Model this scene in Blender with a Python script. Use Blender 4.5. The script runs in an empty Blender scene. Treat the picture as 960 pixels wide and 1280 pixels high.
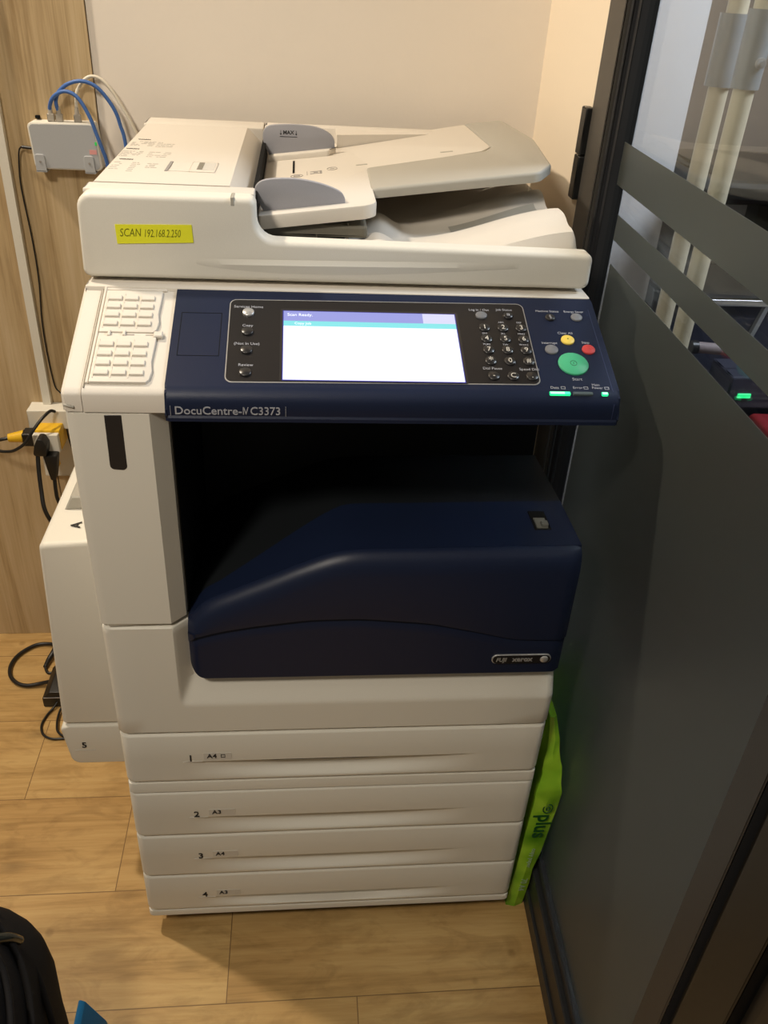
import bpy, bmesh, math, random
from mathutils import Vector, Matrix, noise
random.seed(4)
S = bpy.context.scene
COL = S.collection
R = math.radians

# ------------------------------------------------------------------ camera, world, light, exposure
cam_d = bpy.data.cameras.new('camera'); cam = bpy.data.objects.new('camera', cam_d); COL.objects.link(cam)
S.camera = cam
_y, _p, _r = 0.1176055, 0.5721819, 0.0631939
_f = Vector((math.sin(_y)*math.cos(_p), math.cos(_y)*math.cos(_p), -math.sin(_p)))
_x = Vector((math.cos(_y), -math.sin(_y), 0)); _u = _x.cross(_f)
_x2 = math.cos(_r)*_x + math.sin(_r)*_u; _u2 = -math.sin(_r)*_x + math.cos(_r)*_u
M_ = Matrix((_x2, _u2, -_f)).transposed().to_4x4(); M_.translation = Vector((0.24233, -0.81785, 1.34674))
cam.matrix_world = M_
cam_d.sensor_fit = 'VERTICAL'; cam_d.sensor_height = 36; cam_d.lens = 36*1062.38/1280
cam_d.clip_start = 0.02

S.view_settings.view_transform = 'Standard'; S.view_settings.look = 'None'
S.view_settings.gamma = 1; S.view_settings.exposure = 0.0
S.view_settings.use_curve_mapping = False

w = bpy.data.worlds.new('room_ambient'); S.world = w; w.use_nodes = True
w.node_tree.nodes['Background'].inputs[0].default_value = (1.0, 0.87, 0.70, 1)
w.node_tree.nodes['Background'].inputs[1].default_value = 0.13

def area(name, loc, target, size, power, color, spread=180):
    d = bpy.data.lights.new(name, 'AREA'); d.shape = 'DISK'; d.size = size; d.energy = power; d.color = color
    d.spread = R(spread)
    o = bpy.data.objects.new(name, d); COL.objects.link(o); o.location = loc
    o.rotation_euler = (Vector(target)-Vector(loc)).to_track_quat('-Z', 'Y').to_euler()
    return o
WARM = (1.0, 0.86, 0.68)
area('ceiling_downlight', (-0.84, 0.50, 2.42), (0.1, 0.35, 0.6), 0.10, 27, WARM)
area('ceiling_panel_light', (0.05, -0.62, 2.7), (0.15, -0.1, 0.4), 0.35, 1.5, (1.0, 0.90, 0.76))
area('front_fill_light', (-0.55, -1.15, 2.3), (0.15, 0.0, 1.05), 0.30, 7.5, (1.0, 0.90, 0.76), 105)  # unseen fill added on the camera side to brighten the copier's front
area('next_room_light', (1.9, 0.3, 2.3), (1.1, 1.0, 0.9), 0.6, 52, (0.86, 0.88, 1.0))

# ------------------------------------------------------------------ materials
def mat(name, color, rough=0.5, spec=0.5, metal=0.0, emit=None, estr=1.0, bump=0.0, bscale=400, coat=0.0):
    m = bpy.data.materials.new(name); m.use_nodes = True; nt = m.node_tree; b = nt.nodes['Principled BSDF']
    b.inputs['Base Color'].default_value = (*color, 1); b.inputs['Roughness'].default_value = rough
    b.inputs['Specular IOR Level'].default_value = spec; b.inputs['Metallic'].default_value = metal
    b.inputs['Coat Weight'].default_value = coat
    if emit: b.inputs['Emission Color'].default_value = (*emit, 1); b.inputs['Emission Strength'].default_value = estr
    tc = nt.nodes.new('ShaderNodeTexCoord')
    n = nt.nodes.new('ShaderNodeTexNoise'); n.inputs['Scale'].default_value = bscale; n.inputs['Detail'].default_value = 3
    nt.links.new(tc.outputs['Object'], n.inputs['Vector'])
    # faint tonal unevenness of the surface
    mx = nt.nodes.new('ShaderNodeMixRGB'); mx.blend_type = 'MULTIPLY'; mx.inputs[0].default_value = 0.06
    mx.inputs[1].default_value = (*color, 1); nt.links.new(n.outputs['Fac'], mx.inputs[2]); nt.links.new(mx.outputs[0], b.inputs['Base Color'])
    if bump:
        bp = nt.nodes.new('ShaderNodeBump'); bp.inputs['Strength'].default_value = bump; bp.inputs['Distance'].default_value = 0.0006
        nt.links.new(n.outputs['Fac'], bp.inputs['Height']); nt.links.new(bp.outputs[0], b.inputs['Normal'])
    return m
M = {}
M['white'] = mat('white_plastic', (0.72, 0.69, 0.61), 0.48, 0.35, bump=0.15, bscale=900)
M['cream'] = mat('cream_plastic', (0.67, 0.62, 0.545), 0.5, 0.3, bump=0.15, bscale=900)
M['lavgrey'] = mat('grey_guide_plastic', (0.33, 0.33, 0.36), 0.5, 0.3, bump=0.2, bscale=900)
M['tray_grey'] = mat('tray_grey_plastic', (0.40, 0.38, 0.33), 0.5, 0.3, bump=0.2, bscale=900)
M['swgrey'] = mat('switch_grey', (0.44, 0.45, 0.46), 0.5, 0.4)
M['navy'] = mat('navy_plastic', (0.009, 0.015, 0.040), 0.36, 0.28, bump=0.25, bscale=1100)
M['navy_line'] = mat('navy_trim', (0.03, 0.04, 0.10), 0.4, 0.5)
M['blackp'] = mat('black_panel', (0.010, 0.009, 0.010), 0.35, 0.4)
M['tray_black'] = mat('tray_dark_plastic', (0.010, 0.012, 0.014), 0.5, 0.3, bump=0.2)
M['black'] = mat('black_rubber', (0.010, 0.009, 0.008), 0.4, 0.5)
M['panel_edge'] = mat('board_edge_brown', (0.06, 0.04, 0.02), 0.8, 0.2)
M['soft_gap'] = mat('shaded_seam', (0.22, 0.20, 0.16), 0.8, 0.2)
M['dark'] = mat('dark_gap', (0.01, 0.01, 0.01), 0.9, 0.1)
M['silver'] = mat('silver_trim', (0.55, 0.55, 0.55), 0.3, 0.5, 0.6)
M['text_light'] = mat('printed_light_grey', (0.36, 0.37, 0.41), 0.6, 0.2)
M['text_dark'] = mat('printed_dark', (0.03, 0.03, 0.03), 0.6, 0.2)
M['text_grey'] = mat('printed_grey', (0.30, 0.28, 0.26), 0.7, 0.2)
M['notice'] = mat('pale_printed_notice', (0.50, 0.47, 0.42), 0.7, 0.2)
M['switch_grey'] = mat('shaded_switch_grey', (0.16, 0.16, 0.14), 0.5, 0.3)  # grey darkened to carry the shadow of the output bay
M['housing'] = mat('dark_feed_housing', (0.16, 0.15, 0.12), 0.5, 0.3)
M['ink'] = mat('olive_ink', (0.14, 0.15, 0.01), 0.6, 0.2)
M['film'] = mat('sticker_film', (0.62, 0.60, 0.55), 0.25, 0.5)
M['yellow_paper'] = mat('yellow_label_paper', (0.80, 0.80, 0.03), 0.55, 0.3)
M['btn_grey'] = mat('grey_button', (0.16, 0.165, 0.18), 0.5, 0.4)
M['btn_yellow'] = mat('yellow_button', (0.78, 0.58, 0.10), 0.4, 0.4)
M['btn_red'] = mat('red_button', (0.50, 0.05, 0.05), 0.4, 0.4)
M['btn_green'] = mat('green_button', (0.06, 0.42, 0.22), 0.4, 0.4)
M['btn_black'] = mat('black_button', (0.016, 0.015, 0.016), 0.3, 0.6)
M['lcd_white'] = mat('lcd_page', (0.02,)*3, 0.3, 0.3, emit=(0.90, 0.93, 1.0), estr=1.25)
M['lcd_violet'] = mat('lcd_title_bar', (0.02,)*3, 0.3, 0.3, emit=(0.34, 0.36, 0.80), estr=0.95)
M['lcd_cyan'] = mat('lcd_message_bar', (0.02,)*3, 0.3, 0.3, emit=(0.25, 0.85, 0.88), estr=0.95)
M['lcd_pale'] = mat('lcd_tab', (0.02,)*3, 0.3, 0.3, emit=(0.72, 0.72, 0.95), estr=1.0)
M['lcd_blue'] = mat('lcd_edge', (0.02,)*3, 0.3, 0.3, emit=(0.05, 0.05, 0.45), estr=0.8)
M['led'] = mat('lit_green_lamp', (0.02, 0.2, 0.1), 0.3, 0.3, emit=(0.02, 1.0, 0.28), estr=1.4)
M['led_cyan'] = mat('lit_cyan_lamp', (0.02, 0.2, 0.1), 0.3, 0.3, emit=(0.10, 0.95, 0.62), estr=1.1)
M['led_core'] = mat('lit_lamp_core', (0.02, 0.2, 0.1), 0.3, 0.3, emit=(0.55, 1.0, 0.72), estr=1.4)
M['led_off'] = mat('unlit_lamp', (0.07, 0.10, 0.11), 0.5, 0.4)
M['blue_cable'] = mat('blue_cable_jacket', (0.06, 0.15, 0.42), 0.45, 0.4)
M['white_cable'] = mat('white_cable_jacket', (0.74, 0.68, 0.56), 0.45, 0.4)
M['clear_plug'] = mat('clear_connector', (0.42, 0.38, 0.32), 0.25, 0.5)
M['pink'] = mat('pink_label', (0.75, 0.35, 0.33), 0.6, 0.3)
M['led_small'] = mat('small_green_indicator', (0.02, 0.3, 0.05), 0.4, 0.3, emit=(0.05, 0.6, 0.1), estr=0.5)
M['duct'] = mat('white_trunking', (0.74, 0.70, 0.60), 0.5, 0.3)
M['plug_yellow'] = mat('yellow_plug_plastic', (0.78, 0.46, 0.02), 0.35, 0.4)
M['alu'] = mat('dark_aluminium', (0.030, 0.031, 0.034), 0.42, 0.5, 0.2, bump=0.1)
M['alu_face'] = mat('post_face_aluminium', (0.075, 0.068, 0.058), 0.5, 0.5, 0.2, bump=0.1)
M['hinge'] = mat('black_hinge_metal', (0.008, 0.008, 0.008), 0.4, 0.4)
M['pipe'] = mat('cream_pipe_coating', (0.66, 0.58, 0.42), 0.35, 0.5)
M['joint'] = mat('grey_joint_plastic', (0.26, 0.28, 0.29), 0.25, 0.6)
M['red'] = mat('dark_red_plastic', (0.20, 0.008, 0.012), 0.5, 0.4)
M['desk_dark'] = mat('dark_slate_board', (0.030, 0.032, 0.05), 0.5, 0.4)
M['desk_grey'] = mat('grey_edge_board', (0.20, 0.20, 0.21), 0.5, 0.4)
M['stub'] = mat('dusty_pink_tube', (0.25, 0.20, 0.20), 0.6, 0.3)
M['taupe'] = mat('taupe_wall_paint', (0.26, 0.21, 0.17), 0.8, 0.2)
M['pillar'] = mat('white_wall_paint', (0.78, 0.77, 0.78), 0.8, 0.2)
M['bagcloth'] = mat('black_nylon', (0.010, 0.009, 0.0095), 0.8, 0.25, bump=0.6, bscale=700)
M['buckle'] = mat('glossy_black_buckle', (0.02, 0.022, 0.018), 0.12, 0.8)
M['bluecloth'] = mat('bright_blue_fabric', (0.01, 0.17, 0.42), 0.6, 0.3)

def wall_paint(name, c1, c2):
    m = mat(name, c1, 0.85, 0.2, bump=0.35, bscale=120); nt = m.node_tree; b = nt.nodes['Principled BSDF']
    tc = nt.nodes.new('ShaderNodeTexCoord'); n = nt.nodes.new('ShaderNodeTexNoise'); n.inputs['Scale'].default_value = 2.2
    nt.links.new(tc.outputs['Object'], n.inputs['Vector'])
    r = nt.nodes.new('ShaderNodeValToRGB'); r.color_ramp.elements[0].color = (*c1, 1); r.color_ramp.elements[1].color = (*c2, 1)
    nt.links.new(n.outputs['Fac'], r.inputs[0]); nt.links.new(r.outputs[0], b.inputs['Base Color'])
    return m
M['wall'] = wall_paint('cream_wall_paint', (0.80, 0.73, 0.64), (0.84, 0.77, 0.68))
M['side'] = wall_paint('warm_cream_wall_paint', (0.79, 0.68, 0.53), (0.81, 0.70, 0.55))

def wood(name, c_dark, c_mid, c_light, grain_axis, plank=None):
    """grain_axis 'Z' (panel) or 'X' (floor). plank=(length,width,offset) draws board joints."""
    m = bpy.data.materials.new(name); m.use_nodes = True; nt = m.node_tree; N = nt.nodes; L = nt.links
    b = N['Principled BSDF']; b.inputs['Roughness'].default_value = 0.42; b.inputs['Specular IOR Level'].default_value = 0.35
    tc = N.new('ShaderNodeTexCoord')
    def noise_(scale, loc=(0, 0, 0), detail=6, dist=0.6, src=None):
        mp = N.new('ShaderNodeMapping'); mp.inputs['Scale'].default_value = scale; mp.inputs['Location'].default_value = loc
        L.new(src or tc.outputs['Object'], mp.inputs['Vector'])
        n = N.new('ShaderNodeTexNoise'); n.inputs['Scale'].default_value = 1; n.inputs['Detail'].default_value = detail
        n.inputs['Roughness'].default_value = 0.62; n.inputs['Distortion'].default_value = dist
        L.new(mp.outputs[0], n.inputs['Vector']); return n
    k = (18, 18, 0.9) if grain_axis == 'Z' else (1.6, 22, 22)
    k2 = (190, 190, 5) if grain_axis == 'Z' else (9, 170, 170)
    src = None
    if plank:
        ln, wd, ox, oy = plank
        sx = N.new('ShaderNodeSeparateXYZ'); L.new(tc.outputs['Object'], sx.inputs[0])
        def mth(op, a, b_):
            q = N.new('ShaderNodeMath'); q.operation = op
            for i_, v_ in enumerate((a, b_)):
                if v_ is None: continue
                if isinstance(v_, (int, float)): q.inputs[i_].default_value = v_
                else: L.new(v_, q.inputs[i_])
            return q.outputs[0]
        yo = mth('ADD', sx.outputs[1], oy); row = mth('FLOOR', mth('DIVIDE', yo, wd), None)
        xo = mth('ADD', mth('ADD', sx.outputs[0], mth('MULTIPLY', row, 0.2)), ox)
        cb_ = N.new('ShaderNodeCombineXYZ'); L.new(xo, cb_.inputs[0]); L.new(yo, cb_.inputs[1])
        br = N.new('ShaderNodeTexBrick'); br.offset = 0.0; br.offset_frequency = 1
        br.inputs['Scale'].default_value = 1; br.inputs['Brick Width'].default_value = ln; br.inputs['Row Height'].default_value = wd
        br.inputs['Mortar Size'].default_value = 0.0009; br.inputs['Mortar Smooth'].default_value = 0.3
        br.inputs['Color1'].default_value = (0, 0, 0, 1); br.inputs['Color2'].default_value = (1, 1, 1, 1); br.inputs['Mortar'].default_value = (0.5, 0.5, 0.5, 1)
        L.new(cb_.outputs[0], br.inputs['Vector'])
        add = N.new('ShaderNodeVectorMath'); add.operation = 'MULTIPLY_ADD'; add.inputs[1].default_value = (5, 3, 9)
        L.new(br.outputs['Color'], add.inputs[0]); L.new(tc.outputs['Object'], add.inputs[2]); src = add.outputs[0]
    n1 = noise_(k, src=src, dist=1.4); n2 = noise_(k2, detail=3, src=src, dist=0.2)
    n3 = noise_((3, 3, 3) if grain_axis == 'X' else (4, 4, 1.2), loc=(3, 1, 4), detail=2, dist=0, src=src)
    m1 = N.new('ShaderNodeMath'); m1.operation = 'MULTIPLY_ADD'; m1.inputs[1].default_value = 0.35; L.new(n2.outputs['Fac'], m1.inputs[0])
    m2 = N.new('ShaderNodeMath'); m2.operation = 'MULTIPLY'; m2.inputs[1].default_value = 0.65; L.new(n1.outputs['Fac'], m2.inputs[0]); L.new(m2.outputs[0], m1.inputs[2])
    rp = N.new('ShaderNodeValToRGB'); e = rp.color_ramp.elements
    e[0].position = 0.30; e[0].color = (*c_dark, 1); e[1].position = 0.70; e[1].color = (*c_light, 1)
    em = rp.color_ramp.elements.new(0.48); em.color = (*c_mid, 1)
    L.new(m1.outputs[0], rp.inputs[0])
    mx = N.new('ShaderNodeMixRGB'); mx.blend_type = 'SOFT_LIGHT'; mx.inputs[0].default_value = 0.45
    L.new(rp.outputs[0], mx.inputs[1]); L.new(n3.outputs['Fac'], mx.inputs[2]); out = mx.outputs[0]
    if plank:
        # knots, scattered dark marks that belong to the boards
        vo = N.new('ShaderNodeTexVoronoi'); vo.inputs['Scale'].default_value = 1
        mpv = N.new('ShaderNodeMapping'); mpv.inputs['Scale'].default_value = (4.2, 9, 1); L.new(src, mpv.inputs['Vector']); L.new(mpv.outputs[0], vo.inputs['Vector'])
        kr = N.new('ShaderNodeValToRGB'); kr.color_ramp.elements[0].position = 0.02; kr.color_ramp.elements[0].color = (0.55, 0.55, 0.55, 1)
        kr.color_ramp.elements[1].position = 0.14; kr.color_ramp.elements[1].color = (1, 1, 1, 1)
        L.new(vo.outputs['Distance'], kr.inputs[0])
        mk = N.new('ShaderNodeMixRGB'); mk.blend_type = 'MULTIPLY'; mk.inputs[0].default_value = 0.7
        L.new(out, mk.inputs[1]); L.new(kr.outputs[0], mk.inputs[2])
        vs2 = N.new('ShaderNodeTexVoronoi'); vs2.inputs['Scale'].default_value = 11; L.new(tc.outputs['Object'], vs2.inputs['Vector'])
        sr = N.new('ShaderNodeValToRGB'); sr.color_ramp.elements[0].position = 0.05; sr.color_ramp.elements[0].color = (0.45, 0.40, 0.34, 1)
        sr.color_ramp.elements[1].position = 0.10; sr.color_ramp.elements[1].color = (1, 1, 1, 1); L.new(vs2.outputs['Distance'], sr.inputs[0])
        n4 = noise_((9, 22, 1), loc=(2, 7, 0), detail=5, dist=1.2); nr = N.new('ShaderNodeValToRGB')
        nr.color_ramp.elements[0].position = 0.34; nr.color_ramp.elements[0].color = (0.62, 0.58, 0.52, 1); nr.color_ramp.elements[1].position = 0.52; nr.color_ramp.elements[1].color = (1, 1, 1, 1)
        L.new(n4.outputs['Fac'], nr.inputs[0])
        ms = N.new('ShaderNodeMixRGB'); ms.blend_type = 'MULTIPLY'; ms.inputs[0].default_value = 0.45; L.new(mk.outputs[0], ms.inputs[1]); L.new(sr.outputs[0], ms.inputs[2])
        mk = N.new('ShaderNodeMixRGB'); mk.blend_type = 'MULTIPLY'; mk.inputs[0].default_value = 0.55; L.new(ms.outputs[0], mk.inputs[1]); L.new(nr.outputs[0], mk.inputs[2])
        mj = N.new('ShaderNodeMixRGB'); mj.inputs[2].default_value = (0.20, 0.115, 0.045, 1)
        L.new(br.outputs['Fac'], mj.inputs[0]); L.new(mk.outputs[0], mj.inputs[1]); out = mj.outputs[0]
    L.new(out, b.inputs['Base Color'])
    bp = N.new('ShaderNodeBump'); bp.inputs['Strength'].default_value = 0.15; bp.inputs['Distance'].default_value = 0.001
    L.new(m1.outputs[0], bp.inputs['Height']); L.new(bp.outputs[0], b.inputs['Normal'])
    return m
M['oak_panel'] = wood('oak_wall_panel', (0.27, 0.175, 0.078), (0.50, 0.365, 0.20), (0.62, 0.48, 0.30), 'Z')
M['oak_floor'] = wood('oak_floor_boards', (0.34, 0.20, 0.065), (0.50, 0.31, 0.115), (0.60, 0.40, 0.165), 'X', plank=(1.22, 0.197, 0.07, -0.075))

def schlick(nt, f0):
    """angle-dependent reflection that reads the same from both faces of a pane"""
    N = nt.nodes; L = nt.links
    lw = N.new('ShaderNodeLayerWeight'); lw.inputs[0].default_value = 0.5
    pw = N.new('ShaderNodeMath'); pw.operation = 'POWER'; pw.inputs[1].default_value = 5; L.new(lw.outputs['Facing'], pw.inputs[0])
    ma = N.new('ShaderNodeMath'); ma.operation = 'MULTIPLY_ADD'; ma.inputs[1].default_value = 1-f0; ma.inputs[2].default_value = f0; L.new(pw.outputs[0], ma.inputs[0])
    return ma.outputs[0]
def glass_clear():
    m = bpy.data.materials.new('clear_glass'); m.use_nodes = True; nt = m.node_tree; N = nt.nodes; L = nt.links
    N.remove(N['Principled BSDF']); o = N['Material Output']
    t = N.new('ShaderNodeBsdfTransparent'); t.inputs[0].default_value = (0.80, 0.84, 0.84, 1)
    g = N.new('ShaderNodeBsdfGlossy'); g.inputs['Roughness'].default_value = 0.0
    mx = N.new('ShaderNodeMixShader'); L.new(schlick(nt, 0.04), mx.inputs[0]); L.new(t.outputs[0], mx.inputs[1]); L.new(g.outputs[0], mx.inputs[2])
    L.new(mx.outputs[0], o.inputs[0]); return m
M['glass'] = glass_clear()
def glass_frost():
    m = bpy.data.materials.new('frosted_film'); m.use_nodes = True; nt = m.node_tree; N = nt.nodes; L = nt.links
    N.remove(N['Principled BSDF']); o = N['Material Output']
    tc = N.new('ShaderNodeTexCoord'); n = N.new('ShaderNodeTexNoise'); n.inputs['Scale'].default_value = 900
    L.new(tc.outputs['Object'], n.inputs['Vector'])
    bp = N.new('ShaderNodeBump'); bp.inputs['Strength'].default_value = 0.2; bp.inputs['Distance'].default_value = 0.0004; L.new(n.outputs['Fac'], bp.inputs['Height'])
    d = N.new('ShaderNodeBsdfDiffuse'); d.inputs[0].default_value = (0.066, 0.074, 0.067, 1)
    tr = N.new('ShaderNodeBsdfRefraction'); tr.inputs[0].default_value = (0.93, 0.97, 0.94, 1); tr.inputs['IOR'].default_value = 1.25; tr.inputs['Roughness'].default_value = 0.55
    g = N.new('ShaderNodeBsdfGlossy'); g.inputs['Roughness'].default_value = 0.38; g.inputs[0].default_value = (0.6, 0.62, 0.62, 1)
    L.new(bp.outputs[0], g.inputs['Normal'])
    m1 = N.new('ShaderNodeMixShader'); m1.inputs[0].default_value = 0.66
    L.new(d.outputs[0], m1.inputs[1]); L.new(tr.outputs[0], m1.inputs[2])
    m2 = N.new('ShaderNodeMixShader'); L.new(schlick(nt, 0.06), m2.inputs[0])
    L.new(m1.outputs[0], m2.inputs[1]); L.new(g.outputs[0], m2.inputs[2]); L.new(m2.outputs[0], o.inputs[0]); return m
M['frost'] = glass_frost()

def ream_mat():
    m = mat('green_paper_wrapper', (0.16, 0.42, 0.01), 0.22, 0.6); nt = m.node_tree; N = nt.nodes; L = nt.links
    b = N['Principled BSDF']; tc = N.new('ShaderNodeTexCoord'); n = N.new('ShaderNodeTexNoise'); n.inputs['Scale'].default_value = 14
    n.inputs['Detail'].default_value = 2; L.new(tc.outputs['Object'], n.inputs['Vector'])
    r = N.new('ShaderNodeValToRGB'); r.color_ramp.elements[0].color = (0.10, 0.30, 0.008, 1); r.color_ramp.elements[0].position = 0.35
    r.color_ramp.elements[1].color = (0.40, 0.72, 0.04, 1); r.color_ramp.elements[1].position = 0.68  # bright green end stands in for highlights on the wrapper
    L.new(n.outputs['Fac'], r.inputs[0]); L.new(r.outputs[0], b.inputs['Base Color']); return m
M['ream'] = ream_mat()
M['ream_dark'] = mat('dark_green_print', (0.01, 0.09, 0.015), 0.3, 0.5)
M['ream_pale'] = mat('pale_print', (0.36, 0.50, 0.30), 0.4, 0.4)

# ------------------------------------------------------------------ helpers
def finish(name, bm, m, parent=None, smooth=False, label=None, kind=None):
    bmesh.ops.recalc_face_normals(bm, faces=bm.faces)
    me = bpy.data.meshes.new(name)
    if parent is not None:
        top = parent
        while top.parent: top = top.parent
        bmesh.ops.translate(bm, vec=-Vector(top['_base']) if '_base' in top else -top.location, verts=bm.verts)
    bm.to_mesh(me); bm.free()
    for mm in (m if isinstance(m, (list, tuple)) else [m]): me.materials.append(M[mm])
    if smooth is True:
        for p in me.polygons: p.use_smooth = True
    elif smooth:
        for p in me.polygons: p.use_smooth = True
        me.set_sharp_from_angle(angle=R(smooth))
    o = bpy.data.objects.new(name, me); COL.objects.link(o)
    if parent is not None: o.parent = parent
    if label: o['label'] = label
    if kind: o['kind'] = kind
    return o
def thing(name, label, cat, loc, group=None, kind=None):
    o = bpy.data.objects.new(name, None); COL.objects.link(o); o.location = loc; o.empty_display_size = 0.05
    if kind: o['kind'] = kind
    if label: o['label'] = label
    if cat: o['category'] = cat
    if group: o['group'] = group
    return o
def tag(o, label, cat, group=None):
    o['label'] = label; o['category'] = cat
    if group: o['group'] = group
    return o
def box(bm, x0, x1, y0, y1, z0, z1, bev=0, seg=2, mi=0):
    vs = [bm.verts.new((x, y, z)) for z in (z0, z1) for y in (y0, y1) for x in (x0, x1)]
    fs = [bm.faces.new([vs[i] for i in q]) for q in ((0, 1, 3, 2), (4, 5, 7, 6), (0, 1, 5, 4), (2, 3, 7, 6), (0, 2, 6, 4), (1, 3, 7, 5))]
    for f in fs: f.material_index = mi
    if bev:
        es = list({e for f in fs for e in f.edges})
        r = bmesh.ops.bevel(bm, geom=es, offset=bev, segments=seg, affect='EDGES', profile=0.5)
        for f in r['faces']: f.material_index = mi
    return fs
def rpoly(pts, rad, n=5):
    """2D polygon with rounded corners; rad a number or one per point"""
    out = []; N = len(pts)
    for i in range(N):
        r = rad[i] if isinstance(rad, (list, tuple)) else rad
        p = Vector(pts[i]); a = Vector(pts[i-1])-p; b = Vector(pts[(i+1) % N])-p
        if r <= 0: out.append(tuple(p)); continue
        la, lb = a.length, b.length; a.normalize(); b.normalize()
        ang = a.angle(b); d = min(r/max(math.tan(ang/2), 1e-6), la*0.49, lb*0.49); rr = d*math.tan(ang/2)
        c = p + (a+b).normalized()*(rr/math.sin(ang/2)); s = p+a*d; e = p+b*d
        a0 = math.atan2(s.y-c.y, s.x-c.x); a1 = math.atan2(e.y-c.y, e.x-c.x); da = (a1-a0+math.pi) % (2*math.pi)-math.pi
        for k in range(n+1):
            t = a0+da*k/n; out.append((c.x+rr*math.cos(t), c.y+rr*math.sin(t)))
    return out
def prism(bm, pts, fn, t0, t1, bev=0, seg=2, mi=0):
    """extrude a 2D polygon; fn(u,v,t)->xyz. bev rounds the rim at t0 (front)."""
    N = len(pts); sg = 1 if t1 > t0 else -1; loops = []
    steps = [(bev*(1-math.sin(math.pi/2*k/seg)), sg*bev*(1-math.cos(math.pi/2*k/seg))) for k in range(seg+1)] if bev else [(0, 0)]
    for ins, dt in steps: loops.append([bm.verts.new(fn(u, v, t0+dt)) for u, v in inset(pts, ins)])
    loops.append([bm.verts.new(fn(u, v, t1)) for u, v in pts])
    fs = [bm.faces.new(loops[0]), bm.faces.new(loops[-1][::-1])]
    for a, b in zip(loops, loops[1:]):
        for i in range(N): fs.append(bm.faces.new((a[i], b[i], b[(i+1) % N], a[(i+1) % N])))
    for f in fs: f.material_index = mi
    return fs
def inset(pts, d):
    if d <= 0: return list(pts)
    N = len(pts); A = sum(pts[i][0]*pts[(i+1) % N][1]-pts[(i+1) % N][0]*pts[i][1] for i in range(N)); s = 1 if A > 0 else -1; out = []
    for i in range(N):
        p = Vector(pts[i][:2]); e0 = p-Vector(pts[i-1][:2]); e1 = Vector(pts[(i+1) % N][:2])-p
        if e0.length < 1e-9: e0 = e1
        if e1.length < 1e-9: e1 = e0
        e0.normalize(); e1.normalize(); n0 = Vector((-e0.y, e0.x))*s; n1 = Vector((-e1.y, e1.x))*s
        m = n0+n1; L_ = m.length
        if L_ < 1e-6: m = n0; k = 1
        else: m /= L_; k = 1/max(m.dot(n0), 0.35)
        out.append(tuple(p+m*d*k))
    return out
XZ = lambda u, v, t: (u, t, v)      # outline in x,z extruded along y
XY = lambda u, v, t: (u, v, t)      # outline in x,y extruded along z
YZ = lambda u, v, t: (t, u, v)      # outline in y,z extruded along x
def catmull(P, n=8):
    P = [Vector(p) for p in P]; Q = [P[0]*2-P[1]]+P+[P[-1]*2-P[-2]]; out = []
    for i in range(1, len(Q)-2):
        a, b, c, d = Q[i-1:i+3]
        for k in range(n):
            t = k/n; out.append(0.5*((2*b)+(c-a)*t+(2*a-5*b+4*c-d)*t*t+(3*b-a-3*c+d)*t**3))
    out.append(P[-1]); return out
def tube(bm, P, r, seg=10, smooth=True, n=8, mi=0):
    P = catmull(P, n) if smooth else [Vector(p) for p in P]
    rings = []; up = Vector((0.13, 0.31, 0.94)).normalized()
    for i, p in enumerate(P):
        t = (P[min(i+1, len(P)-1)]-P[max(i-1, 0)]).normalized()
        s = t.cross(up);
        if s.length < 1e-3: s = t.cross(Vector((1, 0, 0)))
        s.normalize(); q = s.cross(t).normalized(); up = q if i else q
        rr = r(i/(len(P)-1)) if callable(r) else r
        rings.append([bm.verts.new(p+(s*math.cos(2*math.pi*k/seg)+q*math.sin(2*math.pi*k/seg))*rr) for k in range(seg)])
    for i in range(len(rings)-1):
        for k in range(seg):
            f = bm.faces.new((rings[i][k], rings[i][(k+1) % seg], rings[i+1][(k+1) % seg], rings[i+1][k])); f.material_index = mi
    bm.faces.new(rings[0][::-1]).material_index = mi; bm.faces.new(rings[-1]).material_index = mi
def text_bm(bm, s, size, fn, ax='LEFT', ext=0.0003, spacing=1.0, shear=0, off=0, mi=0, xs=1.0):
    """lettering: fn(u,v,h)->xyz maps the flat text into place"""
    c = bpy.data.curves.new('t', 'FONT'); c.body = s; c.size = size; c.align_x = ax; c.align_y = 'CENTER'
    c.space_character = spacing; c.shear = shear; c.offset = off; c.resolution_u = 3; c.extrude = ext
    o = bpy.data.objects.new('t', c); COL.objects.link(o)
    dg = bpy.context.evaluated_depsgraph_get(); dg.update(); me = o.evaluated_get(dg).to_mesh()
    vs = [bm.verts.new(fn(v.co.x*xs, v.co.y, v.co.z+ext)) for v in me.vertices]
    for p in me.polygons:
        try: bm.faces.new([vs[i] for i in p.vertices]).material_index = mi
        except ValueError: pass
    o.evaluated_get(dg).to_mesh_clear(); COL.objects.unlink(o); bpy.data.objects.remove(o); bpy.data.curves.remove(c)
NB = bmesh.new

# ------------------------------------------------------------------ the room
WY = 0.747
bm = NB(); box(bm, -1.6, 0.70, -2.2, WY+0.01, -0.05, 0); finish('floor', bm, 'oak_floor', kind='structure')
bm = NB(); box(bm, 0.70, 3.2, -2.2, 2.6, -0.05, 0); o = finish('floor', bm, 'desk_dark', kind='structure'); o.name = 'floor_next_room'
bm = NB(); box(bm, -0.088, 0.70, WY, WY+0.08, 0, 2.7); finish('wall_back', bm, 'wall', kind='structure')
bm = NB(); box(bm, 0.646, 0.70, 0.425, WY, 0, 2.7); finish('wall_right', bm, 'side', kind='structure')
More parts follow.
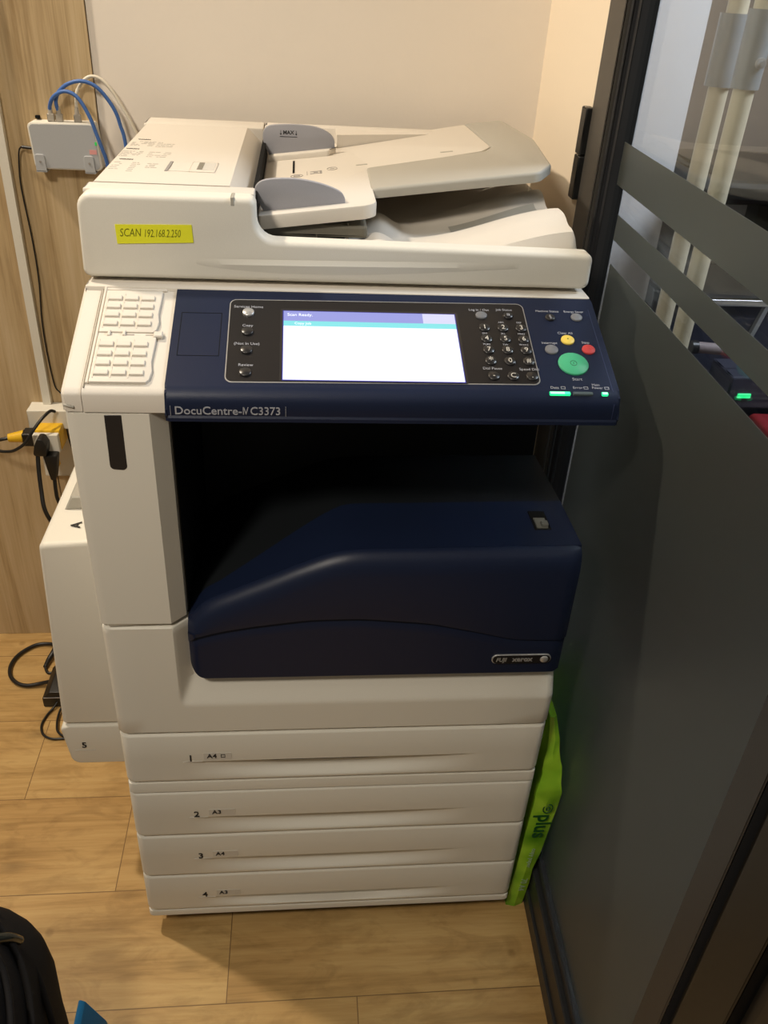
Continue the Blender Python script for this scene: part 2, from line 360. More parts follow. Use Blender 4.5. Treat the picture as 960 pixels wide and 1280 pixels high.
# oak-faced boards that cover the back wall to the left (two boards meeting behind the trunking)
bm = NB(); box(bm, -0.254, -0.0885, WY-0.004, WY+0.076, 0, 2.7, 0.0008, 1); box(bm, -1.6, -0.2555, WY-0.004, WY+0.076, 0, 2.7, 0.0008, 1)
box(bm, -0.2555, -0.254, WY, WY+0.07, 0, 2.7); finish('wall_back_panelling', bm, 'oak_panel', kind='structure')
bm = NB(); box(bm, -0.0886, -0.0878, WY-0.0022, WY+0.01, 0, 2.7); finish('trim_1', bm, 'panel_edge', kind='structure')

# glass partition, runs towards the camera along the copier's right side
PA = 0.0377
def pp(s, n, z):           # s along the partition, n away from the copier
    return (0.6251+math.sin(PA)*s+math.cos(PA)*n, math.cos(PA)*s-math.sin(PA)*n, z)
def pbox(bm, s0, s1, n0, n1, z0, z1, bev=0.0, mi=0):
    fs = box(bm, s0, s1, n0, n1, z0, z1, bev, 1, mi)
    for v in {v for f in fs if f.is_valid for v in f.verts} if not bev else bm.verts:
        if getattr(v, 'index', 0) != -7: pass
    return fs
def pfin(name, bm, m, parent, **k):
    for v in bm.verts: v.co = pp(*v.co)
    return finish(name, bm, m, parent, **k)
part = thing('window_1', None, None, pp(0, 0, 0), kind='structure')
bm = NB(); box(bm, 0.360, 0.432, 0.0, 0.036, 0, 2.7, 0.002, 1)                       # wall post, face towards the copier
pfin('post', bm, 'alu_face', part)
bm = NB(); box(bm, 0.348, 0.360, 0.006, 0.034, 0, 2.7, 0.002, 1); box(bm, 0.336, 0.348, 0.012, 0.034, 0, 2.7, 0.001, 1)
pfin('glazing_bead', bm, 'alu', part)
bm = NB(); box(bm, -0.40, 0.338, 0.0, 0.05, 0, 0.035, 0.002, 1); box(bm, -0.40, 0.338, 0.004, 0.046, 0.035, 0.085, 0.002, 1); box(bm, -0.40, 0.338, 0.012, 0.038, 0.085, 0.105, 0.002, 1)
pfin('bottom_rail', bm, 'alu', part)
G = 0.022
bm = NB(); box(bm, -0.40, 0.338, G, G+0.006, 0.10, 2.6); pfin('glass_pane', bm, 'glass', part)
for z0, z1, s1 in ((1.119, 1.171, 0.328), (1.055, 1.087, 0.298), (0.104, 1.025, 0.290)):
    bm = NB(); box(bm, -0.375, s1, G-0.0012, G-0.0004, z0, z1)
    pfin('frosted_film', bm, 'frost', part)
bm = NB(); box(bm, -0.392, -0.352, 0.004, 0.05, 0, 2.7, 0.002, 1); pfin('jamb', bm, 'alu', part)
bm = NB()
for s0, s1, n0, n1 in ((-0.412, -0.392, 0.014, 0.05), (-0.47, -0.412, 0.0, 0.05), (-0.490, -0.470, 0.012, 0.05), (-0.62, -0.49, 0.004, 0.05)):
    box(bm, s0, s1, n0, n1, 0, 2.7, 0.002, 1)
pfin('door_stile', bm, 'hinge', part)
bm = NB(); Lp = []; Rp = []
for k in range(90):
    z = 0.92+1.5*k/89; Lp.append((0.4275, z)); Rp.append((0.4325+0.0022*abs(noise.noise(Vector((k*0.7, 0, 0))))+0.0008*(k % 3), z))
prism(bm, Lp+Rp[::-1], YZ, 0.6446, 0.6464); finish('sealant', bm, 'dark', part)
# black two-part hinge plate on the end of the cream wall
bm = NB(); box(bm, 0.633, 0.6455, 0.428, 0.452, 1.075, 1.134, 0.002); box(bm, 0.633, 0.6455, 0.428, 0.452, 1.1350, 1.196, 0.002)
hg = finish('hinge', bm, 'hinge'); tag(hg, 'black two-leaf metal hinge on the edge of the cream wall beside the dark post', 'hinge')

# next room seen through the glass
bm = NB(); box(bm, 0.70, 1.02, 1.0, 1.25, 0, 2.7); finish('wall_pillar', bm, 'pillar', kind='structure')
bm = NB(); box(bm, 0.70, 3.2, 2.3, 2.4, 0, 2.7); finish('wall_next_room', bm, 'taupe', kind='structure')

rk = thing('pipe_rack', 'cream coated pipe rack with grey plastic joint standing behind the clear glass', 'rack', (0.93, 0.6, 0))
bm = NB(); tube(bm, [(0.932, 0.6, 0.0), (0.932, 0.6, 1.6)], 0.0165, 20, False); finish('pipe_and_ghost', bm, 'pipe', rk, smooth=40)
bm = NB(); tube(bm, [(0.936, 0.70, 0.0), (0.936, 0.70, 1.45)], 0.0165, 20, False); finish('pipe_and_ghost', bm, 'pipe', rk, smooth=40)  # ghost reflection of the front pipe in the glass, built as a solid pipe
jb = NB(); tube(jb, [(0.932, 0.6, 1.213), (0.932, 0.6, 1.32)], 0.0215, 20, False)
tube(jb, [(0.932, 0.6, 1.280), (1.02, 0.62, 1.285)], 0.0205, 20, False)
tube(jb, [(0.934, 0.70, 1.205), (0.934, 0.70, 1.31)], 0.0225, 20, False)  # joint on the ghost reflection, built solid too
jo = finish('pipe_joint', jb, 'joint', rk, smooth=40)
bm = NB(); tube(bm, [(0.936, 0.580, 1.250), (0.937, 0.574, 1.250)], 0.008, 14, False); tube(bm, [(0.937, 0.574, 1.250), (0.937, 0.570, 1.250)], 0.004, 10, False)
finish('bolt', bm, 'silver', jo, smooth=40)
bm = NB(); tube(bm, [(0.955, 0.6, 0.787), (0.967, 0.6, 0.787)], 0.0125, 14, False); finish('tube_collar', bm, 'black', rk, smooth=40)
bm = NB(); tube(bm, [(0.967, 0.6, 0.787), (1.035, 0.6, 0.782)], 0.0105, 14, False); finish('cross_tube', bm, 'stub', rk, smooth=40)

cb = thing('cabinet', 'dark slate cabinet with pale metal edging behind the pipe rack', 'cabinet', (1.4, 1.0, 0))
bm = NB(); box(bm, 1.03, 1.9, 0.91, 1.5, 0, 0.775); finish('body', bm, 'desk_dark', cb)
bm = NB(); box(bm, 1.028, 1.92, 0.90, 1.52, 0.780, 0.86, 0.002, 1); finish('top_board', bm, 'desk_grey', cb)
bm = NB(); box(bm, 1.03, 1.9, 0.897, 0.911, 0.764, 0.778, 0.001, 1)
vs = prism(bm, [(1.252, 0.77), (1.262, 0.77), (1.209, 0.56), (1.199, 0.56)], XZ, 0.898, 0.912)
finish('edge_trim', bm, 'silver', cb)
bm = NB(); box(bm, 1.04, 1.5, 0.86, 1.3, 0.862, 0.90, 0.004); box(bm, 1.06, 1.6, 0.84, 1.2, 0.985, 1.03, 0.012); box(bm, 1.2, 1.26, 0.95, 1.0, 0.90, 0.985)
o = finish('electronic_device', bm, 'hinge'); tag(o, 'black box-shaped device on the cabinet behind the glass', 'electronics')
bm = NB(); box(bm, 1.110, 1.50, 0.74, 0.80, 0.0, 0.685, 0.004); box(bm, 1.110, 1.50, 0.70, 0.75, 0.615, 0.685, 0.004); o2 = finish('equipment_box', bm, 'desk_dark')
tag(o2, 'dark equipment box with a green lamp in the next room', 'equipment')
bm = NB(); box(bm, 1.131, 1.159, 0.697, 0.701, 0.640, 0.650, 0.001, 1); finish('indicator_lamp', bm, 'led', None).parent = o2
bm = NB(); prism(bm, rpoly([(1.145, 0.50), (1.30, 0.50), (1.30, 0.606), (1.165, 0.610)], 0.012), XZ, 0.55, 0.69, 0.004)
tube(bm, [(1.22, 0.62, 0.0), (1.22, 0.62, 0.5)], 0.03, 12, False); box(bm, 1.12, 1.32, 0.52, 0.70, 0, 0.02, 0.004)
tag(finish('stool', bm, 'red', smooth=30), 'dark red plastic stool behind the glass at the right edge', 'stool')

# ------------------------------------------------------------------ the copier
cp = thing('photocopier', 'large white and navy office photocopier with document feeder and lit touch screen', 'photocopier', (0.295, 0.33, 0))
XW = 0.59
ZB, Z4, Z3, Z2, Z1B, Z1, ZC, ZS = 0.045, 0.1451, 0.2424, 0.3402, 0.3617, 0.4585, 0.6488, 0.9385

# main carcass (one mesh with the open output bay)
bm = NB()
box(bm, 0.004, XW-0.002, 0.024, 0.66, 0.045, 0.60, 0.004)
box(bm, 0.004, 0.098, 0.026, 0.66, 0.60, 0.93, 0.004)
box(bm, 0.004, XW-0.002, 0.30, 0.66, 0.60, 0.99, 0.003)
finish('carcass', bm, 'white', cp)
for cx_, cy_ in ((0.035, 0.045), (0.55, 0.045), (0.035, 0.60), (0.55, 0.60)):
    bm = NB(); tube(bm, [(cx_-0.012, cy_, 0.018), (cx_+0.012, cy_, 0.018)], 0.018, 16, False); box(bm, cx_-0.017, cx_+0.017, cy_-0.014, cy_+0.014, 0.024, 0.047, 0.002)
    finish('caster', bm, 'film', cp, smooth=40)
bm = NB(); box(bm, 0.03, 0.57, 0.012, 0.03, 0.030, 0.047, 0.002); finish('kick_plate', bm, 'dark', cp)

# drawers: grid fronts with a scooped, lens-shaped finger grip
def drawer(z0, z1, zl, num, paper, strip=None, xt=0.09):
    xa, xb = 0.084, 0.492
    bm = NB(); cols = [0.0, 0.0022, 0.006, 0.012] + [0.012+(xa-0.012)*k/4 for k in range(1, 5)] + [xa+(xb-xa)*k/44 for k in range(1, 45)] + [xb+(XW-0.012-xb)*k/4 for k in range(1, 5)] + [XW-0.006, XW-0.0022, XW]
    z0 += 0.0012; z1 -= 0.0012; grid = []
    H = zl-z0
    for x in cols:
        t = (x-xa)/(xb-xa); d = math.sin(math.pi*min(max(t, 0), 1))**0.8 if 0 < t < 1 else 0
        e = min(x, XW-x); edge = 0.010*(1-min(e/0.012, 1))**2.2
        D = 0.0125*d; m_ = max(D, 0.00001)
        prof = [(z0, 0.0035), (z0+0.0012, 0.0012), (z0+0.003, 0)]
        zb_ = zl-min(0.046, H-0.006); zt_ = zl-0.0235*d-0.001
        for k in range(9):
            q = k/8; prof.append((zb_+(zt_-zb_)*q, D*(q*q*(3-2*q))))
        prof += [(zl-0.0006, D), (zl, 0.0), (zl+0.006, 0), (z1-0.004, 0), (z1-0.0022, 0.0008), (z1-0.0006, 0.0035), (z1, 0.008)]
        grid.append([bm.verts.new((x, edge+y, z)) for z, y in prof])
    for i in range(len(cols)-1):
        for j in range(len(grid[0])-1):
            bm.faces.new((grid[i][j], grid[i+1][j], grid[i+1][j+1], grid[i][j+1]))
    # returns at the rim
    for arr in ([g[0] for g in grid], [g[-1] for g in grid], grid[0], grid[-1]):
        back = [bm.verts.new((v.co.x, 0.026, v.co.z)) for v in arr]
        for k in range(len(arr)-1): bm.faces.new((arr[k], arr[k+1], back[k+1], back[k]))
    dr = finish('paper_drawer', bm, 'white', cp, smooth=38)
    dr['label'] = 'paper drawer numbered %s with a scooped grip' % num
    if num == '1':
        b2 = NB(); prism(b2, [(0.185, zl-0.0001), (0.185, zl-0.0006), (0.21, zl-0.0016), (0.33, zl-0.0016), (0.355, zl-0.0006), (0.355, zl-0.0001)], XZ, 0.0004, 0.004); finish('grip_gap', b2, 'dark', dr)
    f = lambda u, v, h: (u, -0.0002-h, v)
    b2 = NB(); text_bm(b2, num, 0.0165, lambda u, v, h: (xt+u, -0.0002-h, zl+0.0065+v), 'CENTER', off=0.0002); finish('drawer_number', b2, 'text_dark', dr)
    b2 = NB(); box(b2, xt-0.010, xt+0.016, -0.0006, 0.0002, zl-0.0003, zl+0.0003); finish('number_line', b2, 'film', dr)
    b2 = NB(); prism(b2, rpoly([(xt+0.018, zl+0.0035), (xt+0.056, zl+0.0035), (xt+0.056, zl+0.0165), (xt+0.018, zl+0.0165)], 0.0015, 3), XZ, -0.0005, 0.0002)
    st = finish('size_sticker', b2, 'film', dr)
    b2 = NB(); text_bm(b2, paper, 0.0112, lambda u, v, h: (xt+0.0225+u, -0.0006-h, zl+0.0105+v), off=0.00015, spacing=1.05)
    if num == '1':
        for q in ((0.0375, 0.0383, -0.003, 0.003), (0.0425, 0.0433, -0.003, 0.003), (0.0375, 0.0433, 0.0022, 0.003), (0.0375, 0.0433, -0.003, -0.0022)):
            box(b2, xt+0.004+q[0], xt+0.004+q[1], -0.0010, -0.0006, zl+0.0105+q[2], zl+0.0105+q[3])
    finish('size_lettering', b2, 'text_dark', st)
    return dr
drawer(Z1B, Z1, 0.404, '1', 'A4', xt=0.092)
drawer(Z3, Z2, 0.2845, '2', 'A3', xt=0.0925)
drawer(Z4, Z3, 0.187, '3', 'A4', xt=0.0925)
drawer(0.056, Z4, 0.0885, '4', 'A3', xt=0.093)
bm = NB(); prism(bm, [(0.001, 0.026), (0.001, 0.008), (0.003, 0.003), (0.007, 0.001), (0.012, 0.0005), (XW-0.012, 0.0005), (XW-0.007, 0.001), (XW-0.003, 0.003), (XW-0.001, 0.008), (XW-0.001, 0.026)], XY, Z1B-0.0012, Z2+0.0012, 0.002, 2); finish('spacer_bar', bm, 'white', cp, smooth=40)
bm = NB(); prism(bm, [(0.001, 0.03), (0.001, 0.008), (0.003, 0.003), (0.007, 0.001), (0.012, 0.0005), (XW-0.012, 0.0005), (XW-0.007, 0.001), (XW-0.003, 0.003), (XW-0.001, 0.008), (XW-0.001, 0.03)], XY, 0.0548, 0.043, 0.002, 2); finish('base_strip', bm, 'white', cp, smooth=40)

# white front cover under the navy door (L-shaped) with the sloping upper rim
bm = NB()
def cover_y(x, z):
    u = (x-0.0865)/0.0165; v = (z-0.513)/0.0395; k = 7.0
    p = -math.log(math.exp(-k*min(u, 3))+math.exp(-k*min(v, 3)))/k
    return 0.0175*min(max(p, 0), 1)
def cover_grid(cols, zs, last=None):
    g = []
    for x in cols:
        e = min(x, XW-x); edge = 0.008*(1-min(e/0.012, 1))**2.2
        g.append([bm.verts.new((x, edge+y0+cover_y(x, z), z)) for z, y0 in zs])
    for i in range(len(cols)-1):
        for j in range(len(zs)-1): bm.faces.new((g[i][j], g[i+1][j], g[i+1][j+1], g[i][j+1]))
    return g
zlow = [(Z1+0.001, 0.008), (Z1+0.0022, 0.002), (Z1+0.005, 0), (0.490, 0)]+[(0.500+0.0525*k/14, 0) for k in range(15)]
ztop = [(0.5525+(ZC-0.0040-0.5525)*k/10, 0) for k in range(11)]+[(ZC-0.0025, 0.0012), (ZC-0.0015, 0.004), (ZC-0.0015, 0.028)]
cl_ = [0, 0.002, 0.006, 0.012, 0.04, 0.07]+[0.080+0.0235*k/12 for k in range(13)]
cr_ = [0.1035+0.0365*k/14 for k in range(1, 15)]+[0.20, 0.30, 0.40, 0.5, XW-0.012, XW-0.006, XW-0.002, XW]
g1 = cover_grid(cl_+cr_, zlow+[(0.5525, 0.012)]); cover_grid(cl_, ztop)
for k in range(len(zlow)-1): pass
side = [(x, y) for x, y in ((0.1035, 0.5525), (0.1035, ZC-0.0015))]
f_ = [bm.verts.new(q) for q in ((0.1035, 0.0172, 0.5525), (0.1035, 0.03, 0.5525), (0.1035, 0.03, ZC-0.0015), (0.1035, 0.0172, ZC-0.0015))]; bm.faces.new(f_)
for x in (0.0, XW):
    zz = ZC-0.0015 if x == 0 else 0.5525
    bm.faces.new([bm.verts.new(q) for q in ((x, 0.008, Z1+0.001), (x, 0.03, Z1+0.001), (x, 0.03, zz), (x, 0.008+(0.0175 if x else 0), zz), (x, 0.008, 0.513))])
# fillet in the inner corner below the navy door
prism(bm, [(0.103, 0.5523), (0.125, 0.5523), (0.117, 0.5545), (0.110, 0.559), (0.105, 0.566), (0.103, 0.575)], XZ, 0.0172, 0.03)
wc = finish('front_cover', bm, 'white', cp, smooth=35)

# upper left column with its chamfer and dark window
bm = NB(); prism(bm, [(-0.001, 0.04), (-0.001, 0.008), (0.001, 0.003), (0.005, 0.0008), (0.011, 0), (0.0855, 0), (0.102, 0.017), (0.102, 0.30), (0.02, 0.30)], XY, ZC+0.002, ZS)
bmesh.ops.bevel(bm, geom=[e for e in bm.edges if abs(e.verts[0].co.z-e.verts[1].co.z) < 1e-6 and e.verts[0].co.z < ZC+0.003 and e.verts[0].co.y < 0.02 and e.verts[1].co.y < 0.02], offset=0.0025, segments=2, affect='EDGES')
col_ = finish('column', bm, 'white', cp, smooth=35)
bm = NB(); prism(bm, rpoly([(0.0395, 0.937), (0.057, 0.937), (0.0565, 0.8705), (0.0385, 0.8720)], [0.001, 0.001, 0.005, 0.005]), XZ, -0.0006, 0.002, 0.0004, 1)
finish('display_slot', bm, 'btn_black', col_, smooth=40)

# output bay lining
bm = NB()
box(bm, 0.0985, 0.1035, 0.03, 0.30, 0.60, 0.935)            # left lining
box(bm, 0.1035, XW-0.003, 0.262, 0.302, 0.60, 0.935, 0.002)       # back lining
box(bm, 0.10, XW-0.003, 0.03, 0.302, 0.930, 0.945)            # roof
finish('output_bay_lining', bm, 'tray_black', cp)
bm = NB(); box(bm, 0.40, 0.50, 0.248, 0.263, 0.83, 0.838, 0.002); finish('exit_slot_lip', bm, 'alu', cp)

# navy door: front skin from a height profile, top skin behind
def ridge(x):
    P = [(0.103, 0.640), (0.112, 0.668), (0.14, 0.684), (0.181, 0.703), (0.237, 0.730), (0.269, 0.744), (0.290, 0.7505), (0.311, 0.753), (0.397, 0.754), (0.51, 0.756), (0.589, 0.757)]
    for (a, b), (c, d) in zip(P, P[1:]):
        if x <= c: return b+(d-b)*(x-a)/(c-a)
    return P[-1][1]
def swoosh(x):
    P = [(0.103, 0.628), (0.140, 0.640), (0.181, 0.648), (0.253, 0.658), (0.32, 0.659), (0.406, 0.650), (0.478, 0.632), (0.516, 0.621), (0.589, 0.618)]
    for (a, b), (c, d) in zip(P, P[1:]):
        if x <= c: return b+(d-b)*(x-a)/(c-a)
    return P[-1][1]
def smoothf(fn, x, h=0.014): return sum(fn(min(max(x+k*h/3, 0.103), 0.5895)) for k in range(-3, 4))/7
bm = NB(); cols = [0.1035+0.02*(1-math.cos(math.pi/2*k/9)) for k in range(9)]+[0.1235+(0.5893-0.1235)*(k/51) for k in range(52)]; grid = []
for x in cols:
    rz = smoothf(ridge, x); sw = smoothf(swoosh, x); fade = min(max((0.53-x)/0.15, 0), 1)
    e = min(x-0.1035, 0.5893-x); edge = 0.007*(1-min(e/0.012, 1))**2
    bot = 0.5545 + (0.026*(1-math.sqrt(max(0, 1-(1-min((x-0.1035)/0.02, 1))**2))) if x < 0.1235 else 0)
    lo = 0.0002
    prof = [(bot, 0.024), (bot, 0.010), (bot+0.0015, 0.0045), (bot+0.006, lo), (sw-0.020, lo), (sw-0.0022-0.009*fade, lo), (sw-0.0012, lo+0.0006+0.0036*fade), (sw, -0.0026),
            (sw+0.006, -0.0035), (rz-0.030, -0.0030), (rz-0.018, -0.0012), (rz-0.010, 0.0022), (rz-0.004, 0.0075), (rz-0.0008, 0.0125), (rz, 0.0155)]
    grid.append([bm.verts.new((x, y+edge, z)) for z, y in prof])
for i in range(60):
    for j in range(len(grid[0])-1): bm.faces.new((grid[i][j], grid[i+1][j], grid[i+1][j+1], grid[i][j+1]))
for arr in (grid[0], grid[-1]):
    back = [bm.verts.new((v.co.x, 0.03, v.co.z)) for v in arr]
    for k in range(len(arr)-1): bm.faces.new((arr[k], arr[k+1], back[k+1], back[k]))
nd = finish('front_door', bm, 'navy', cp, smooth=34, label='navy blue curved front door')
# badge
bx, bz = 0.5335, 0.5855
bm = NB()
cap = rpoly([(bx-0.040, bz-0.0078), (bx+0.040, bz-0.0078), (bx+0.040, bz+0.0078), (bx-0.040, bz+0.0078)], 0.0077, 8)
inn = rpoly([(bx-0.0385, bz-0.0066), (bx+0.0385, bz-0.0066), (bx+0.0385, bz+0.0066), (bx-0.0385, bz+0.0066)], 0.0065, 8)
prism(bm, cap, XZ, -0.0016, 0.004, 0.0006, 1); bg = finish('badge', bm, 'silver', nd, smooth=30, label='oval silver rimmed badge')
bm = NB(); prism(bm, inn, XZ, -0.0022, 0.001); finish('badge_face', bm, 'blackp', bg)
bm = NB(); text_bm(bm, 'FUJI', 0.0088, lambda u, v, h: (bx-0.0345+u, -0.0024-h, bz+v), shear=0.15, off=0.0002, xs=0.95)
text_bm(bm, 'xerox', 0.0108, lambda u, v, h: (bx-0.0120+u, -0.0024-h, bz+v+0.0006), off=0.0003)
finish('badge_lettering', bm, 'silver', bg)
bm = NB(); bmesh.ops.create_uvsphere(bm, u_segments=20, v_segments=12, radius=0.0056); 
for v in bm.verts: v.co = Vector((bx+0.0305+v.co.x, -0.0022+v.co.y*0.35, bz+v.co.z))
finish('badge_ball', bm, 'silver', bg, smooth=True)

# output tray top: navy lip then dark tray, both following the ridge outline
def topskin(name, y0, y1, m, dz0=0, dz1=0, x1=0.589):
    bm = NB(); g = []
    for k in range(49):
        x = 0.104+(x1-0.104)*k/48; rz = smoothf(ridge, x)
        yy1 = y1(x) if callable(y1) else y1; yy0 = y0(x) if callable(y0) else y0
        g.append([bm.verts.new((x, yy0, rz+dz0)), bm.verts.new((x, (yy0+yy1)/2, rz+(dz0+dz1)/2)), bm.verts.new((x, yy1, rz+dz1)), bm.verts.new((x, yy1, 0.60)), bm.verts.new((x, yy0, 0.60))])
    for i in range(48):
        for j in range(5): bm.faces.new((g[i][j], g[i+1][j], g[i+1][(j+1) % 5], g[i][(j+1) % 5]))
    bm.faces.new(g[0]); bm.faces.new(g[-1][::-1])
    return finish(name, bm, m, cp, smooth=30)
edge_y = lambda x: 0.045+0.075*min(max((x-0.14)/0.16, 0), 1)
topskin('door_top', 0.0156, lambda x: edge_y(x), 'navy', 0.0006, -0.001)
topskin('output_tray', lambda x: edge_y(x)+0.0003, 0.262, 'tray_black', -0.0012, -0.010)
# small switch recessed in the navy top
bm = NB(); box(bm, 0.538, 0.560, 0.050, 0.094, 0.7480, 0.7572, 0.0008, 1); sw_ = finish('switch_recess', bm, 'dark', cp)
bm = NB(); box(bm, 0.541, 0.556, 0.053, 0.076, 0.7572, 0.7582, 0.001); finish('switch_plate', bm, 'switch_grey', sw_)
bm = NB(); box(bm, 0.547, 0.556, 0.054, 0.063, 0.7582, 0.7632, 0.001); finish('switch_knob', bm, 'switch_grey', sw_)

# ---- sloping console (control panel and keypad bank). plane through (y 0, z .964) and (y .165, z 1.0246)
SL = 0.058/0.158; CS = 1/math.hypot(1, SL); 
def pn(x, y, h=0.0): return (x, y-h*SL*CS, 0.9640+SL*y+h*CS)
def PN(u, v, t): return pn(u, v, -t)     # for prism: t negative is above
# white left section
bm = NB()
sec = [(0.168, 1.0245), (0.006, 0.9655), (0.002, 0.9625), (0.0, 0.9585), (0.0, ZS+0.0015), (0.02, ZS+0.0015), (0.168, ZS+0.0015)]
prism(bm, sec, YZ, 0.0195, 0.1045); ck = finish('console_corner', bm, 'cream', cp, smooth=30)
bm = NB(); sec2 = [(0.168, 1.0240), (0.008, 0.9648), (0.003, 0.9615), (0.001, 0.9575), (0.001, ZS+0.0015), (0.168, ZS+0.0015)]
prism(bm, sec2, YZ, -0.002, 0.0185); 
bmesh.ops.bevel(bm, geom=[e for e in bm.edges if e.verts[0].co.x < -0.001 and e.verts[1].co.x < -0.001 and e.verts[0].co.y < 0.17 and max(e.verts[0].co.z, e.verts[1].co.z) > 0.94], offset=0.004, segments=3, affect='EDGES')
sp = finish('side_cover', bm, 'cream', cp, smooth=40)
bm = NB(); tube(bm, [(0.0, 0.0015, 0.9475), (0.006, 0.0005, 0.9465), (0.010, 0.001, 0.945)], 0.0016, 8); finish('catch', bm, 'tray_grey', sp, smooth=True)
# recessed frame holding two hinged button covers
def PX(u0, u1, v0, v1, h0, h1, bm, bev=0.0, mi=0):
    fs = prism(bm, [(u0, v0), (u1, v0), (u1, v1), (u0, v1)], PN, -h1, -h0, bev, 1, mi)
bm = NB()
PX(0.0225, 0.0255, 0.010, 0.155, -0.001, 0.0022, bm, 0.0006); PX(0.0255, 0.092, 0.150, 0.155, -0.001, 0.0012, bm, 0.0004)
kf = finish('keypad_frame', bm, 'cream', cp)
bm = NB(); PX(0.0208, 0.0222, 0.005, 0.156, -0.001, 0.0002, bm); finish('keypad_seam', bm, 'soft_gap', kf)
for (v0, v1) in ((0.082, 0.147), (0.010, 0.0765)):
    bm = NB()
    wv = [(0.0262, v0), (0.0835, v0), (0.0868, v0+0.004), (0.0885, v0+0.016), (0.0865, v0+0.028), (0.0868, v0+0.036), (0.0880, v1-0.004), (0.0875, v1), (0.0262, v1)]
    prism(bm, wv, PN, -0.0032, 0.001, 0.0008, 2)
    pc = finish('button_cover', bm, 'cream', kf, smooth=30)
    rows = 4
    for r_ in range(rows):
        for c_ in range(3):
            u = 0.0300+c_*0.0180; vb = v0+0.0085+r_*(v1-v0-0.012)/rows
            b3 = NB(); prism(b3, [(u, vb), (u+0.0145, vb), (u+0.0145, vb+0.0065), (u, vb+0.0065)], PN, -0.0056, -0.0030, 0.0006, 1)
            PX(u-0.0012, u-0.0002, vb-0.003, vb+0.011, 0.0031, 0.0037, b3)
            finish('blank_key', b3, 'cream', pc)
bm = NB(); PX(0.0262, 0.088, 0.0768, 0.0817, 0.0, 0.0015, bm); PX(0.036, 0.039, 0.0755, 0.0835, 0.001, 0.0045, bm, 0.0006); PX(0.052, 0.055, 0.0765, 0.0835, 0.001, 0.0045, bm, 0.0006)
PX(0.085, 0.0945, 0.0745, 0.0825, 0.001, 0.0048, bm, 0.001); finish('hinge_bar', bm, 'cream', kf)
bm = NB(); PX(0.056, 0.064, 0.0786, 0.0796, 0.0012, 0.0019, bm); PX(0.076, 0.086, 0.0786, 0.0794, 0.0012, 0.0018, bm); finish('hinge_gap', bm, 'text_grey', kf)

# navy control panel
bm = NB(); pz = lambda y: 0.9640+SL*y+0.0016
secn = [(0.155, pz(0.155)), (0.148, pz(0.148)), (0.008, pz(0.008)), (0.004, pz(0.004)-0.0003), (0.0005, 0.9630), (-0.0025, 0.9595), (-0.0045, 0.9530), (-0.005, 0.9460), (-0.0045, 0.9395), (-0.0065, 0.9375), (-0.0065, 0.9335), (0.004, 0.9315), (0.155, 0.9315)]
xs = [0.1035, 0.1055, 0.110, 0.5835, 0.5875, 0.5898]
prism(bm, secn, YZ, 0.1030, 0.5900)
bmesh.ops.bevel(bm, geom=[e for e in bm.edges if abs(e.verts[0].co.x-e.verts[1].co.x) < 1e-6 and e.verts[0].co.y < 0.154 and min(e.verts[0].co.z, e.verts[1].co.z) > 0.9320], offset=0.0022, segments=2, affect='EDGES')
pnl = finish('control_panel', bm, 'navy', cp, smooth=32, label='navy sloping control panel')
H0 = 0.0026   # panel skin height above the console plane
def PT(u, v, t): return pn(u, v, H0-0.0012-t)
def plate(bm, pts, h0, h1, bev=0, mi=0): prism(bm, pts, lambda u, v, t: pn(u, v, t), h1, h0, bev, 1, mi)
B0 = 0.00155
rim = rpoly([(0.1637, 0.0125), (0.5040, 0.0150), (0.5040, 0.1415), (0.1637, 0.1380)], 0.008, 6)
ins = rpoly([(0.1648, 0.0138), (0.5029, 0.0162), (0.5029, 0.1403), (0.1648, 0.1368)], 0.0072, 6)
bm = NB(); plate(bm, rim, B0-0.001, B0+0.0006, 0.0002); kr = finish('panel_rim', bm, 'silver', pnl)
bm = NB(); plate(bm, ins, B0, B0+0.0010, 0.0002); kb = finish('key_field', bm, 'blackp', pnl, label='black key field with silver rim')
B1 = B0+0.0010
bm = NB()
def q4(a, b, c, d): return [(a, c), (b, c), (b, d), (a, d)]
plate(bm, rpoly(q4(0.221, 0.4235, 0.011+0.0035, 0.1235), 0.002), B1, B1+0.0004, 0.0002); bz_ = finish('screen_bezel', bm, 'btn_black', kb)
bm = NB(); s0, s1, t0, t1 = 0.2245, 0.4198, 0.0165, 0.1195; h1 = B1+0.0008
plate(bm, q4(s0-0.001, s1+0.001, t0-0.001, t1+0.001), B1, B1+0.0006, 0, 4)
plate(bm, q4(s0, s1, t0, t1-0.0235), B1, h1, 0, 0)
plate(bm, q4(s0, s1, t1-0.0235, t1-0.0155), B1, h1, 0, 2)
plate(bm, q4(s0, s0+0.158, t1-0.0155, t1), B1, h1, 0, 1)
plate(bm, q4(s0+0.158, s1, t1-0.0155, t1), B1, h1, 0, 3)
sc = finish('touch_screen', bm, ['lcd_white', 'lcd_violet', 'lcd_cyan', 'lcd_pale', 'lcd_blue'], pnl, label='lit white touch screen with violet and cyan bars')
def lab(bm, s, u, v, size, h=B0, ax='CENTER', **k): text_bm(bm, s, size, lambda a, b, c: pn(u+a, v+b, h+c), ax, ext=0.0001, **k)
bm = NB(); lab(bm, 'Scan Ready.', s0+0.004, t1-0.006, 0.0060, h1, 'LEFT'); lab(bm, 'Copy Job', s0+0.012, t1-0.0195, 0.0050, h1, 'LEFT'); 
finish('screen_lettering', bm, 'lcd_white', sc)
